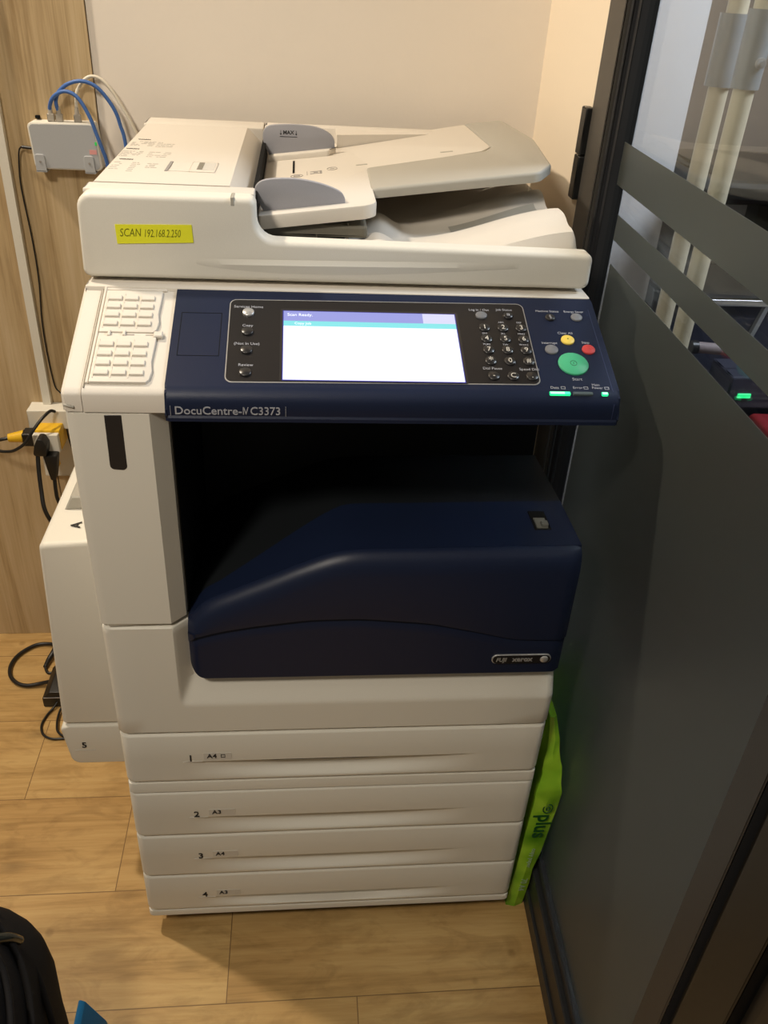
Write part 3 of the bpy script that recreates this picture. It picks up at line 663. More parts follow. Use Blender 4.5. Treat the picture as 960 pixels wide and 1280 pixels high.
def key(name, u, v, ru, rv, m, legend=None, lm='text_light', ls=0.007, hgt=0.0022, base=B1, parent=None, label=None):
    bm = NB(); n = 22
    pts = [(u+ru*math.cos(2*math.pi*k/n), v+rv*math.sin(2*math.pi*k/n)) for k in range(n)]
    plate(bm, pts, base, base+hgt, 0.0007); o = finish(name, bm, m, parent or pnl, smooth=50, label=label)
    if legend:
        bm = NB(); lab(bm, legend, u, v, ls, base+hgt); finish('key_symbol', bm, lm, o)
    return o
for k, (v, m_) in enumerate(((0.1162, 'silver'), (0.0861, 'btn_black'), (0.0583, 'btn_black'), (0.0259, 'btn_black'))):
    key('round_key', 0.185, v, 0.0066, 0.0062, m_, parent=kb, label='bright silver key' if k == 0 else None)
us = (0.4528, 0.4744, 0.4955); vs_ = (0.1000, 0.0822, 0.0652, 0.0485, 0.0264)
legs = (('1', '2', '3'), ('4', '5', '6'), ('7', '8', '9'), ('*', '0', '#'), ('-', 'C', '.'))
for r_, v in enumerate(vs_):
    for c_, u in enumerate(us): key('number_key', u, v, 0.0066, 0.0064, 'btn_black', legs[r_][c_], 'film', 0.0092 if legs[r_][c_] != '*' else 0.013, hgt=0.0016, parent=kb)
key('log_in_key', 0.4516, 0.1194, 0.0068, 0.0058, 'btn_grey', parent=kb)
key('job_status_key', 0.4833, 0.1217-0.002, 0.0058, 0.0055, 'btn_black', '\u00a4', ls=0.008, parent=kb)
key('machine_status_key', 0.5335, 0.1195, 0.0058, 0.0055, 'btn_black', '\u00a7', ls=0.007, base=B0)
key('energy_saver_key', 0.5655, 0.1205, 0.0068, 0.0062, 'btn_grey', base=B0, label='grey round key')
key('clear_all_key', 0.5472, 0.0834, 0.0078, 0.0072, 'btn_yellow', '\u00b7', 'ink', 0.016, base=B0, label='yellow round key')
key('interrupt_key', 0.5254, 0.0679, 0.0076, 0.0070, 'btn_grey', base=B0, label='grey round key')
key('stop_key', 0.5685, 0.0689, 0.0076, 0.0072, 'btn_red', 'o', 'btn_red', 0.009, base=B0, label='red round key')
key('start_key', 0.5460, 0.0464, 0.0172, 0.0166, 'btn_green', None, base=B0, hgt=0.0022, label='large green start key')
bm = NB(); 
for k in range(16):
    a0 = 2*math.pi*k/16; a1 = 2*math.pi*(k+1)/16
    for (ra, rb) in ((0.0034, 0.0039),):
        plate(bm, [(0.546+ra*math.cos(a0), 0.0464+ra*math.sin(a0)), (0.546+rb*math.cos(a0), 0.0464+rb*math.sin(a0)), (0.546+rb*math.cos(a1), 0.0464+rb*math.sin(a1)), (0.546+ra*math.cos(a1), 0.0464+ra*math.sin(a1))], B0+0.0021, B0+0.0024)
plate(bm, q4(0.5457, 0.5463, 0.0452, 0.0476), B0+0.0021, B0+0.0024)
finish('start_symbol', bm, 'text_dark', pnl)
for s_, u, v, z_ in (('Services Home', 0.185, 0.1255, 0.0054), ('Copy', 0.185, 0.0958, 0.0054), ('(Not In Use)', 0.185, 0.0680, 0.0054), ('Review', 0.185, 0.0368, 0.0054),
                    ('Log In / Out', 0.4500, 0.1290, 0.0048), ('Job Status', 0.4800, 0.1300, 0.0048), ('ABC', 0.4733, 0.1092, 0.0036), ('DEF', 0.4944, 0.1092, 0.0036),
                    ('GHI', 0.4518, 0.0912, 0.0036), ('JKL', 0.4733, 0.0912, 0.0036), ('MNO', 0.4944, 0.0912, 0.0036), ('PQRS', 0.4518, 0.0740, 0.0036), ('TUV', 0.4733, 0.0740, 0.0036), ('WXYZ', 0.4944, 0.0740, 0.0036),
                    ('Dial Pause', 0.4530, 0.0375, 0.0052), ('Speed Dial', 0.4940, 0.0370, 0.0052)):
    bm = NB(); lab(bm, s_, u, v, z_, B1); finish('key_lettering', bm, 'text_light', kb)
for s_, u, v, z_ in (('Machine Status', 0.5320, 0.1305, 0.0046), ('Energy Saver', 0.5640, 0.1305, 0.0046), ('Clear All', 0.5465, 0.0950, 0.0050), ('Interrupt', 0.5250, 0.0790, 0.0050), ('Stop', 0.5675, 0.0805, 0.0050),
                    ('Start', 0.5460, 0.0245, 0.0058), ('Data', 0.5180, 0.0118, 0.0050), ('Error', 0.5440, 0.0122, 0.0050), ('Main', 0.5650, 0.0165, 0.0046), ('Power', 0.5660, 0.0122, 0.0046)):
    bm = NB(); lab(bm, s_, u, v, z_, B0); finish('panel_lettering', bm, 'text_light', pnl)
bm = NB()
for u in (0.5275, 0.5530, 0.5765):
    plate(bm, q4(u-0.0025, u+0.0025, 0.0100, 0.0106), B0, B0+0.0002); plate(bm, q4(u-0.0025, u+0.0025, 0.0132, 0.0138), B0, B0+0.0002)
    plate(bm, q4(u-0.0025, u-0.0019, 0.0100, 0.0138), B0, B0+0.0002); plate(bm, q4(u+0.0019, u+0.0025, 0.0100, 0.0138), B0, B0+0.0002)
finish('lamp_symbol', bm, 'text_light', pnl)
LB = B0+0.0002
for nm, a, b, ms in (('data_lamp', 0.5110, 0.5340, ['led_core', 'led_cyan', 'led']), ('error_lamp', 0.5370, 0.5590, ['led_off'] * 3), ('power_lamp', 0.5690, 0.5762, ['led_core', 'led_core', 'led'])):
    bm = NB(); plate(bm, rpoly(q4(a, b, 0.0020, 0.0060), 0.001, 3), LB-0.002, LB+0.0004, 0, 2)
    plate(bm, q4(a+0.0008, a+(b-a)*0.72, 0.0028, 0.0054), LB, LB+0.0008, 0, 0); plate(bm, q4(a+(b-a)*0.72, b-0.0008, 0.0028, 0.0054), LB, LB+0.0008, 0, 1)
    finish(nm, bm, ms, pnl, label={'data_lamp': 'long lit green lamp', 'error_lamp': 'unlit grey lamp', 'power_lamp': 'short lit green lamp'}[nm])
# lid at the left of the panel, thin groove near the right end
bm = NB()
for a, b, c, d in ((0.1115, 0.1560, 0.1150, 0.1156), (0.1115, 0.1560, 0.0500, 0.0506), (0.1115, 0.1121, 0.0500, 0.1156), (0.1554, 0.1560, 0.0500, 0.1156)): plate(bm, q4(a, b, c, d), B0, B0+0.0002)
finish('lid_groove', bm, 'dark', pnl)
bm = NB(); plate(bm, q4(0.5822, 0.5828, 0.006, 0.135), B0, B0+0.0003); box(bm, 0.5822, 0.5828, -0.0053, -0.0040, 0.940, 0.958); finish('panel_groove', bm, 'navy_line', pnl)
# model lettering on the lip
bm = NB(); fr = lambda x0, z0: (lambda u, v, h: (x0+u, -0.0047-h, z0+v))
text_bm(bm, 'DocuCentre-', 0.0128, fr(0.1125, 0.9452), off=0.0001, xs=1.0)
text_bm(bm, 'IV', 0.0125, fr(0.1825, 0.9453), xs=0.72, spacing=0.75)
text_bm(bm, 'C3373', 0.0128, fr(0.1905, 0.9453), off=0.0001, xs=0.93)
box(bm, 0.1085, 0.1089, -0.0056, -0.004, 0.940, 0.951); box(bm, 0.2275, 0.2279, -0.0056, -0.004, 0.940, 0.951)
finish('model_lettering', bm, 'text_light', pnl)

# ---- scanner deck and document feeder
bm = NB(); box(bm, 0.000, 0.5895, 0.152, 0.66, 0.99, 1.0235, 0.003); finish('scanner_deck', bm, 'cream', cp, smooth=40)
FY = 0.165
bm = NB()
# front wall and low rim: outline seen from the front, thin in y
front = rpoly([(-0.003, 1.0285), (0.5895, 1.0285), (0.5895, 1.0705), (0.1945, 1.0755), (0.1935, 1.1215), (0.0, 1.1215)],
              [0.009, 0.009, 0.009, 0.022, 0.009, 0.017], 7)
prism(bm, front, XZ, FY, FY+0.024, 0.0065, 4)
fd = finish('feeder_front_wall', bm, 'white', cp, smooth=38)
bm = NB(); box(bm, -0.003, 0.5895, FY+0.02, 0.684, 1.0285, 1.046, 0.003); fb = finish('feeder_base', bm, 'tray_grey', cp)
# shallow flute low on the front wall: a lens that leans under its straight upper edge
bm = NB(); g = []
for k in range(61):
    t = k/60; x = 0.125+t*(0.500-0.125); d = math.sin(math.pi*t**0.75); z = 1.0475+0.0050*t
    g.append([bm.verts.new((x, FY-0.0003, z+0.006)), bm.verts.new((x, FY-0.0003-0.0028*d, z)), bm.verts.new((x, FY-0.0001, z-0.0105*d-0.0002))])
for i in range(60):
    for j in range(2): bm.faces.new((g[i][j], g[i+1][j], g[i+1][j+1], g[i][j+1]))
finish('lower_flute', bm, 'white', fd, smooth=28)
# left housing with its top cover
bm = NB()
hs = [(0.0035, 1.10), (0.0035, 1.116), (0.010, 1.122), (0.162, 1.122), (0.1865, 1.098), (0.1865, 1.046), (0.0, 1.046)]
prism(bm, rpoly(hs, [0, 0.004, 0.004, 0.001, 0.001, 0, 0], 3), XZ, FY+0.055, 0.625, 0)
box(bm, 0.0035, 0.1915, FY+0.0215, FY+0.0535, 1.046, 1.1218, 0.0025)
box(bm, 0.0035, 0.187, 0.6255, 0.685, 1.046, 1.1222, 0.004)
fh = finish('feeder_cover', bm, 'cream', cp, smooth=30)
bm = NB(); box(bm, 0.008, 0.190, FY+0.0515, FY+0.0555, 1.10, 1.1195); finish('cover_seam', bm, 'soft_gap', fh)
# latch recess, slits
bm = NB(); box(bm, 0.1085, 0.140, 0.286, 0.345, 1.1215, 1.1229, 0.0015); lt = finish('cover_latch', bm, 'cream', fh)
bm = NB(); box(bm, 0.084, 0.1365, 0.288, 0.3415, 1.1218, 1.1226, 0.0008); finish('latch_pad', bm, 'cream', lt)
bm = NB(); box(bm, 0.1165, 0.1375, 0.297, 0.340, 1.1224, 1.12315); finish('latch_hollow', bm, 'film', lt)
bm = NB(); box(bm, 0.1172, 0.1235, 0.298, 0.339, 1.1230, 1.12345); finish('latch_shade', bm, 'soft_gap', lt)  # darker strip painting the shade inside the latch hollow
bm = NB(); prism(bm, [(0.0795, 0.287), (0.0830, 0.287), (0.0835, 0.344), (0.0800, 0.344)], XY, 1.1220, 1.1227); finish('cover_slit', bm, 'text_grey', fh)
bm = NB(); box(bm, 0.1665, 0.1705, FY-0.0006, FY+0.022, 1.1130, 1.1222, 0.0008); finish('lamp_window', bm, 'tray_grey', fd)
# printed notices on the cover
bm = NB()
def notice(x0, x1, y0, y1, rows):
    for r_ in range(rows):
        y = y0+(y1-y0)*(r_+0.5)/rows; x = x0
        while x < x1-0.003:
            L_ = random.uniform(0.002, 0.008)
            if random.random() < 0.8: box(bm, x, min(x+L_, x1), y-0.0013, y+0.0013, 1.1221, 1.1223)
            x += L_+0.0012
notice(0.014, 0.045, 0.44, 0.475, 5); notice(0.048, 0.072, 0.435, 0.475, 4)
notice(0.011, 0.038, 0.365, 0.405, 5); notice(0.046, 0.074, 0.365, 0.405, 4)
notice(0.013, 0.024, 0.275, 0.335, 6); notice(0.035, 0.046, 0.275, 0.335, 6); notice(0.054, 0.068, 0.300, 0.330, 4)
finish('printed_notice', bm, 'notice', fh)
bm = NB()
for x, y in ((0.016, 0.348), (0.013, 0.418), (0.018, 0.488)): text_bm(bm, 'WARN', 0.0055, lambda a, b, c, x=x, y=y: (x+a, y+b, 1.1222+c), off=0.0003, ext=0.0001)
finish('notice_heading', bm, 'text_dark', fh)
# yellow label on the front wall
bm = NB(); prism(bm, [(0.0395, 1.0680), (0.1235, 1.0715), (0.1225, 1.0910), (0.0390, 1.0890)], XZ, FY-0.0011, FY+0.0005)
yl = finish('handwritten_label', bm, 'yellow_paper', fd, label='bright yellow label with handwriting')
bm = NB()
text_bm(bm, 'SCAN', 0.0125, lambda a, b, c: (0.0430+a, FY-0.0012-c, 1.0800+b+0.03*a), off=-0.0001, ext=0.0001, shear=0.2, xs=0.72)
text_bm(bm, '192.168.2.250', 0.0120, lambda a, b, c: (0.0690+a, FY-0.0012-c, 1.0800+b+0.02*a), off=-0.0001, ext=0.0001, shear=0.25, xs=0.60)
finish('handwriting', bm, 'ink', yl)
# right end and back ledges
bm = NB(); box(bm, 0.187, 0.50, 0.655, 0.685, 1.046, 1.1220, 0.004)
prism(bm, [(0.50, 1.046), (0.50, 1.121), (0.56, 1.09), (0.588, 1.046)], XZ, 0.655, 0.684)
prism(bm, [(0.30, 0.657), (0.30, 0.60), (0.50, 0.656)], XY, 1.08, 1.121)
finish('back_ledge', bm, 'cream', cp, smooth=35)
# moulded exit tray: height field
def ss(a, b, x): t = min(max((x-a)/(b-a), 0), 1); return t*t*(3-2*t)
def exit_z(x, y):
    z = 1.047
    rise = ss(0.36, 0.60, x); z += 0.040*rise
    for yc, wy, xc, hh in ((0.235, 0.040, 0.338, 0.020), (0.33, 0.036, 0.345, 0.022)):
        z += hh*math.exp(-((y-yc)/wy)**4)*math.exp(-((x-xc)/0.026)**2)
    # channels between the ribs
    z += 0.008*ss(0.34, 0.52, x)*(math.exp(-((y-0.265)/0.03)**4)+math.exp(-((y-0.375)/0.022)**4)-0.6*math.exp(-((y-0.32)/0.022)**4))
    z += 0.004*ss(0.45, 0.56, x)
    z *= 1; z -= (z-1.046)*ss(0.57, 0.585, x)*0.85
    z -= (z-1.047)*(1-ss(0.185, 0.205, y))*0.9
    return z
bm = NB(); NX, NY = 70, 60; g = [[bm.verts.new((0.30+0.287*i/NX, 0.187+0.467*j/NY, exit_z(0.30+0.287*i/NX, 0.187+0.467*j/NY))) for j in range(NY+1)] for i in range(NX+1)]
for i in range(NX):
    for j in range(NY): bm.faces.new((g[i][j], g[i+1][j], g[i+1][j+1], g[i][j+1]))
ring = [g[i][0] for i in range(NX+1)]+[g[NX][j] for j in range(1, NY+1)]+[g[i][NY] for i in range(NX-1, -1, -1)]+[g[0][j] for j in range(NY-1, 0, -1)]
low = [bm.verts.new((v.co.x, v.co.y, 1.044)) for v in ring]
for k in range(len(ring)): bm.faces.new((ring[k], ring[(k+1) % len(ring)], low[(k+1) % len(ring)], low[k]))
bm.faces.new(low[::-1]); et = finish('exit_tray', bm, 'cream', cp, smooth=45)
bm = NB(); gg = [[bm.verts.new((0.44+0.115*i/10, 0.306+0.026*j/5+0.012*(i/10), exit_z(0.44+0.115*i/10, 0.306+0.026*j/5+0.012*i/10)+0.0009)) for j in range(6)] for i in range(11)]
for i in range(10):
    for j in range(5): bm.faces.new((gg[i][j], gg[i+1][j], gg[i+1][j+1], gg[i][j+1]))
finish('tray_pad', bm, 'tray_grey', et, smooth=True)

# input tray: one tilted plane
def tp(x, y, h=0.0): return (x, y, 1.088+0.13*(x-0.195)+h)
TI = lambda u, v, t: tp(u, v, t)
bm = NB()
main = rpoly([(0.192, 0.228), (0.335, 0.228), (0.336, 0.43), (0.505, 0.476), (0.521, 0.500), (0.516, 0.700), (0.310, 0.645), (0.192, 0.640)], [0.005, 0.018, 0.010, 0.012, 0.012, 0.005, 0.008, 0.005], 5)
prism(bm, main, TI, 0.0, -0.0165, 0.0028, 2)
it = finish('input_tray', bm, 'cream', cp, smooth=40, label='cream paper input tray')
bm = NB()
ext_ = rpoly([(0.331, 0.306), (0.548, 0.306), (0.572, 0.345), (0.590, 0.520), (0.578, 0.705), (0.517, 0.705), (0.522, 0.500), (0.506, 0.470), (0.334, 0.436)], [0.007, 0.016, 0.010, 0.03, 0.008, 0, 0.01, 0.01, 0.008], 5)
prism(bm, ext_, lambda u, v, t: tp(u, v, t-0.004*0), 0.0005, -0.0120, 0.004, 3)
finish('tray_extension', bm, 'tray_grey', it, smooth=40, label='grey end of the input tray')
# paper guides
def guide(name, y, base_y, P, lip):
    bm = NB(); prism(bm, P, XZ, y, y+0.006, 0.0012, 2)
    o = finish(name, bm, 'lavgrey', it, smooth=35, label='grey paper guide')
    if lip:
        bm = NB(); prism(bm, rpoly([(0.197, base_y), (0.286, base_y), (0.297, base_y+0.02), (0.297, y+0.004), (0.197, y+0.004)], [0.0, 0.006, 0.006, 0, 0]), TI, 0.008, 0.0, 0.0025, 2)
        finish('guide_foot', bm, 'cream', o, smooth=35)
    return o
Gf = catmull([(0.2000, 1.087, 0), (0.1915, 1.102, 0), (0.189, 1.112, 0), (0.1925, 1.1195, 0), (0.202, 1.1245, 0), (0.222, 1.1268, 0), (0.246, 1.1262, 0), (0.271, 1.1215, 0), (0.290, 1.1145, 0), (0.2965, 1.107, 0), (0.2975, 1.100, 0)], 4)
guide('paper_guide', 0.247, 0.247, [(p.x, p.y) for p in Gf], False)
Gr = catmull([(0.197, 1.095, 0), (0.189, 1.112, 0), (0.188, 1.125, 0), (0.193, 1.1335, 0), (0.206, 1.1375, 0), (0.241, 1.139, 0), (0.268, 1.1365, 0), (0.285, 1.130, 0), (0.294, 1.121, 0), (0.2955, 1.108, 0)], 4)
rg = guide('paper_guide', 0.560, 0.545, [(p.x, p.y) for p in Gr], True)
bm = NB(); text_bm(bm, '\u2193MAX\u2193' if False else 'MAX', 0.0075, lambda a, b, c: (0.226+a, 0.5598-c, 1.1275+b), 'CENTER', off=0.0002, ext=0.0001)
box(bm, 0.213, 0.239, 0.5592, 0.5602, 1.1215, 1.1222)
for x in (0.2145, 0.2375): 
    box(bm, x-0.0003, x+0.0003, 0.5592, 0.5602, 1.1242, 1.1305); prism(bm, [(x-0.0016, 1.1262), (x+0.0016, 1.1262), (x, 1.1240)], XZ, 0.5592, 0.5602)
finish('max_mark', bm, 'text_dark', rg)
# slot and printed marks on the input tray
bm = NB(); TB = lambda a, b, c, d: prism(bm, [(a, c), (b, c), (b, d), (a, d)], TI, 0.0004, -0.001)
TB(0.2325, 0.2355, 0.447, 0.532); finish('guide_slot', bm, 'dark', it)
bm = NB(); TB(0.2525, 0.2532, 0.425, 0.448); TB(0.257, 0.2705, 0.430, 0.4325); TB(0.257, 0.2705, 0.4425, 0.4450); TB(0.2705, 0.2735, 0.428, 0.447); TB(0.262, 0.268, 0.436, 0.439)
def ell(cx, cy, ru, rv, n=20, wd=0.0006):
    for k in range(n):
        a, b = 2*math.pi*k/n, 2*math.pi*(k+1)/n
        P = [(cx+(ru+w_)*math.cos(t), cy+(rv+w_*3)*math.sin(t)) for t, w_ in ((a, 0), (a, wd), (b, wd), (b, 0))]
        prism(bm, P, TI, 0.0004, -0.0005)
ell(0.288, 0.452, 0.0068, 0.0085); ell(0.2385, 0.426, 0.0080, 0.0075)
TB(0.234, 0.243, 0.4235, 0.429); TB(0.285, 0.291, 0.4505, 0.4535)
finish('tray_symbol', bm, 'text_grey', it)
bm = NB(); TB(0.322, 0.338, 0.457, 0.462); TB(0.446, 0.464, 0.488, 0.494); finish('tray_slit', bm, 'tray_grey', it)
# underside parts below the input tray
bm = NB(); box(bm, 0.198, 0.325, 0.236, 0.60, 1.062, 1.078, 0.004); box(bm, 0.262, 0.264, 0.238, 0.244, 1.045, 1.08); box(bm, 0.300, 0.302, 0.238, 0.244, 1.045, 1.08); finish('roller_housing', bm, 'housing', cp)
bm = NB(); box(bm, 0.190, 0.300, 0.190, 0.60, 1.0455, 1.0475); finish('feed_floor', bm, 'tray_black', cp)
bm = NB(); box(bm, 0.1868, 0.192, 0.225, 0.62, 1.05, 1.112); finish('feed_mouth', bm, 'dark', cp)

# ---- left side unit (bypass tray housing and unit 5)
bm = NB()
pts = [(-0.1085, 0.6665), (-0.1265, 0.3235), (0.0035, 0.3235), (0.0035, 0.674)]
prism(bm, rpoly(pts, [0.010, 0.0075, 0.0, 0.0], 5), XZ, 0.15, 0.56, 0.007, 3)
prism(bm, [(-0.045, 0.670), (0.0035, 0.670), (0.0035, 0.74)], XZ, 0.30, 0.56, 0.002, 2)
so = finish('side_tray_housing', bm, 'white', cp, smooth=38)
bm = NB(); prism(bm, [(-0.092, 0.6675), (-0.030, 0.6715), (-0.018, 0.690), (-0.080, 0.690)], XZ, 0.235, 0.55, 0.002, 1); finish('side_tray_lid', bm, 'tray_grey', so, smooth=38)
bm = NB(); text_bm(bm, 'A', 0.022, lambda a, b, c: (-0.066-b*0.9, 0.192+a*1.0, 0.6708+0.065*(-b)+c), 'CENTER', ext=0.0001, off=0.0004); finish('letter_mark', bm, 'text_dark', so)
bm = NB(); prism(bm, rpoly([(-0.131, 0.318), (-0.122, 0.236), (0.003, 0.236), (0.003, 0.322), (-0.118, 0.322)], [0.010, 0.016, 0, 0, 0.01], 5), XZ, 0.148, 0.56, 0.004, 3)
lo_ = finish('lower_side_cover', bm, 'white', cp, smooth=38)
bm = NB(); text_bm(bm, '5', 0.0165, lambda a, b, c: (-0.0985+a, 0.1478-c, 0.279+b), 'CENTER', off=0.0003); finish('unit_number', bm, 'text_dark', lo_)
bm = NB(); box(bm, -0.114, -0.082, 0.1475, 0.149, 0.2675, 0.2682); finish('number_line', bm, 'film', lo_)

# ------------------------------------------------------------------ on the wall at left
ns = thing('network_switch', 'small grey network switch screwed to the oak panel with blue cables on top', 'network switch', (-0.14, WY-0.005, 1.03))
bm = NB(); prism(bm, rpoly([(-0.1925, 1.031), (-0.0830, 1.031), (-0.0890, 1.104), (-0.1960, 1.102)], 0.008, 5), XZ, 0.714, WY-0.004, 0.002, 2); sb = finish('casing', bm, 'white', ns, smooth=38)
bm = NB(); prism(bm, rpoly([(-0.1895, 1.0335), (-0.0865, 1.0335), (-0.0920, 1.1015), (-0.1928, 1.0995)], 0.007, 5), XZ, 0.7130, 0.716); finish('face_plate', bm, 'swgrey', sb)
for x in (-0.182, -0.1035):
    bm = NB(); prism(bm, rpoly([(x-0.0085, 1.0275), (x+0.0085, 1.0275), (x+0.0075, 1.0545), (x-0.0085, 1.0545)], [0.001, 0.001, 0.004, 0.004]), XZ, 0.7105, 0.7130, 0.0006, 1); box(bm, x-0.0085, x+0.0085, 0.7105, WY-0.004, 1.0270, 1.0290)
    bk = finish('bracket', bm, 'swgrey', ns, smooth=30)
    bm = NB(); tube(bm, [(x, 0.7106, 1.0430), (x, 0.7096, 1.0430)], 0.0019, 10, False); finish('screw', bm, 'text_grey', bk)
bm = NB(); box(bm, -0.1015, -0.0900, 0.7126, 0.7131, 1.0570, 1.0640); finish('pink_sticker', bm, 'pink', sb)
bm = NB(); box(bm, -0.0915, -0.0885, 0.7124, 0.7132, 1.071, 1.076); finish('indicator_light', bm, 'led_small', sb)
bm = NB(); box(bm, -0.187, -0.180, WY-0.010, WY-0.0035, 1.104, 1.109, 0.001); finish('power_inlet', bm, 'dark', ns)
def cable(name, P, r, m, label, cat='cable', group=None, plug=None):
    t = thing(name, label, cat, P[0], group)
    bm = NB(); tube(bm, P, r, 10); finish('cord', bm, m, t, smooth=True)
    if plug:
        x, y, z = plug; bm = NB(); box(bm, x-0.0055, x+0.0055, y-0.004, y+0.004, z, z+0.012, 0.001, 1); tube(bm, [(x, y, z+0.011), (x, y, z+0.022)], lambda s: 0.0042-0.001*s, 8, False)
        finish('connector', bm, 'clear_plug', t, smooth=35)
    return t
cable('network_cable', [(-0.158, 0.724, 1.118), (-0.157, 0.722, 1.126), (-0.150, 0.716, 1.138), (-0.139, 0.713, 1.1465), (-0.127, 0.711, 1.150), (-0.114, 0.709, 1.1465), (-0.103, 0.707, 1.135), (-0.092, 0.705, 1.113), (-0.085, 0.704, 1.090), (-0.0785, 0.704, 1.067), (-0.074, 0.706, 1.045), (-0.072, 0.712, 0.99), (-0.080, 0.722, 0.90)], 0.0030, 'blue_cable', 'blue network cable in the leftmost switch port, drooping close over the casing corner', plug=(-0.158, 0.724, 1.103))
cable('network_cable', [(-0.145, 0.724, 1.118), (-0.1465, 0.722, 1.128), (-0.145, 0.721, 1.138), (-0.138, 0.720, 1.149), (-0.123, 0.719, 1.160), (-0.101, 0.718, 1.165), (-0.080, 0.718, 1.158), (-0.064, 0.719, 1.140), (-0.053, 0.719, 1.120), (-0.0485, 0.720, 1.101), (-0.044, 0.720, 1.080), (-0.042, 0.722, 1.02), (-0.045, 0.725, 0.95)], 0.0030, 'blue_cable', 'blue network cable in the second switch port, arching wide across the cream wall', plug=(-0.145, 0.724, 1.103))
cable('network_cable', [(-0.116, 0.726, 1.118), (-0.1165, 0.728, 1.130), (-0.113, 0.730, 1.149), (-0.099, 0.731, 1.166), (-0.086, 0.732, 1.171), (-0.072, 0.732, 1.166), (-0.058, 0.731, 1.151), (-0.046, 0.730, 1.131), (-0.032, 0.729, 1.104), (-0.020, 0.729, 1.07), (-0.012, 0.73, 1.0)], 0.0026, 'white_cable', 'white network cable arching from the switch over the cream wall', plug=(-0.116, 0.724, 1.103))
pc = cable('power_cable', [(-0.196, 0.727, 1.0605), (-0.205, 0.728, 1.0615), (-0.216, 0.733, 1.0600), (-0.222, 0.737, 1.050), (-0.2265, 0.739, 1.023), (-0.228, 0.739, 1.002), (-0.2275, 0.739, 0.975), (-0.2245, 0.739, 0.907), (-0.2250, 0.739, 0.836), (-0.2315, 0.739, 0.761), (-0.2325, 0.739, 0.698), (-0.2290, 0.739, 0.632), (-0.222, 0.739, 0.616), (-0.209, 0.739, 0.602), (-0.190, 0.738, 0.597), (-0.16, 0.738, 0.5955)], 0.0013, 'black', 'thin black power lead running down the oak panel from the switch')
bm = NB(); tube(bm, [(-0.1965, 0.727, 1.0605), (-0.213, 0.7305, 1.0612)], 0.0026, 10, False); finish('barrel_plug', bm, 'black', pc, smooth=35)
bm = NB(); prism(bm, [(-0.254, WY-0.0042), (-0.239, WY-0.0042), (-0.239, WY-0.016), (-0.254, WY-0.016)], XY, 0.592, 2.6, 0.0008, 1)
tag(finish('cable_trunking', bm, 'duct', smooth=30), 'white vertical cable trunking on the oak panel left of the network switch', 'cable trunking')
bm = NB(); box(bm, -0.279, -0.12, 0.703, WY-0.0042, 0.553, 0.592, 0.0015); box(bm, -0.255, -0.238, 0.7028, 0.7032, 0.5535, 0.5915)
tag(finish('trunking_box', bm, 'duct'), 'white horizontal trunking box at the foot of the vertical trunking', 'cable trunking')
pl = thing('socket_plate', 'white wall socket plate low on the oak panel beneath the trunking box', 'socket', (-0.24, WY-0.005, 0.44))
bm = NB(); box(bm, -0.272, -0.155, 0.722, WY-0.0042, 0.435, 0.5515, 0.003); finish('plate', bm, 'duct', pl)
ad = thing('socket_adapter', 'yellow and white cube adapter plugged into the wall socket', 'adapter', (-0.24, 0.70, 0.53))
bm = NB(); box(bm, -0.2615, -0.214, 0.672, 0.7215, 0.524, 0.5665, 0.003); finish('body', bm, 'plug_yellow', ad, smooth=30)
bm = NB(); box(bm, -0.2625, -0.2155, 0.660, 0.6718, 0.524, 0.5625, 0.0015); finish('front_cover', bm, 'duct', ad)
# three plugs with cords
k1 = thing('power_plug', 'black angled plug in the front of the cube adapter, left of the tapering plug', 'plug', (-0.246, 0.64, 0.53))
bm = NB(); prism(bm, rpoly([(-0.259, 0.530), (-0.234, 0.530), (-0.231, 0.552), (-0.237, 0.566), (-0.247, 0.566), (-0.254, 0.552)], 0.005, 3), XZ, 0.634, 0.6595, 0.0022, 2); finish('body', bm, 'black', k1, smooth=35)
bm = NB(); tube(bm, [(-0.2525, 0.644, 0.533), (-0.2530, 0.634, 0.502), (-0.2515, 0.622, 0.465), (-0.2465, 0.606, 0.430), (-0.236, 0.606, 0.395), (-0.215, 0.612, 0.34), (-0.185, 0.63, 0.29)], 0.0040, 10); finish('cord', bm, 'black', k1, smooth=True)
k2 = thing('power_plug', 'black tapering plug on the right of the cube adapter', 'plug', (-0.228, 0.65, 0.53))
bm = NB(); prism(bm, rpoly([(-0.2430, 0.5285), (-0.2165, 0.5285), (-0.2215, 0.498), (-0.2270, 0.474), (-0.2360, 0.474), (-0.2400, 0.500)], 0.003, 3), XZ, 0.640, 0.6590, 0.002, 2); finish('body', bm, 'black', k2, smooth=35)
bm = NB(); tube(bm, [(-0.2315, 0.650, 0.476), (-0.232, 0.645, 0.450), (-0.230, 0.646, 0.42), (-0.214, 0.665, 0.36), (-0.18, 0.68, 0.31)], 0.0036, 10); finish('cord', bm, 'black', k2, smooth=True)
k3 = thing('power_plug', 'yellow and black plug pointing left from the cube adapter', 'plug', (-0.28, 0.69, 0.54))
bm = NB(); box(bm, -0.2865, -0.2622, 0.672, 0.702, 0.531, 0.5570, 0.002); finish('socket_end', bm, 'black', k3)
bm = NB(); tube(bm, [(-0.286, 0.688, 0.545), (-0.300, 0.686, 0.544), (-0.315, 0.684, 0.543)], lambda s: 0.0125-0.0045*s, 12); finish('body', bm, 'plug_yellow', k3, smooth=35)
bm = NB(); tube(bm, [(-0.314, 0.684, 0.543), (-0.33, 0.682, 0.540), (-0.36, 0.685, 0.530), (-0.42, 0.70, 0.50)], 0.0034, 10); finish('cord', bm, 'black', k3, smooth=True)
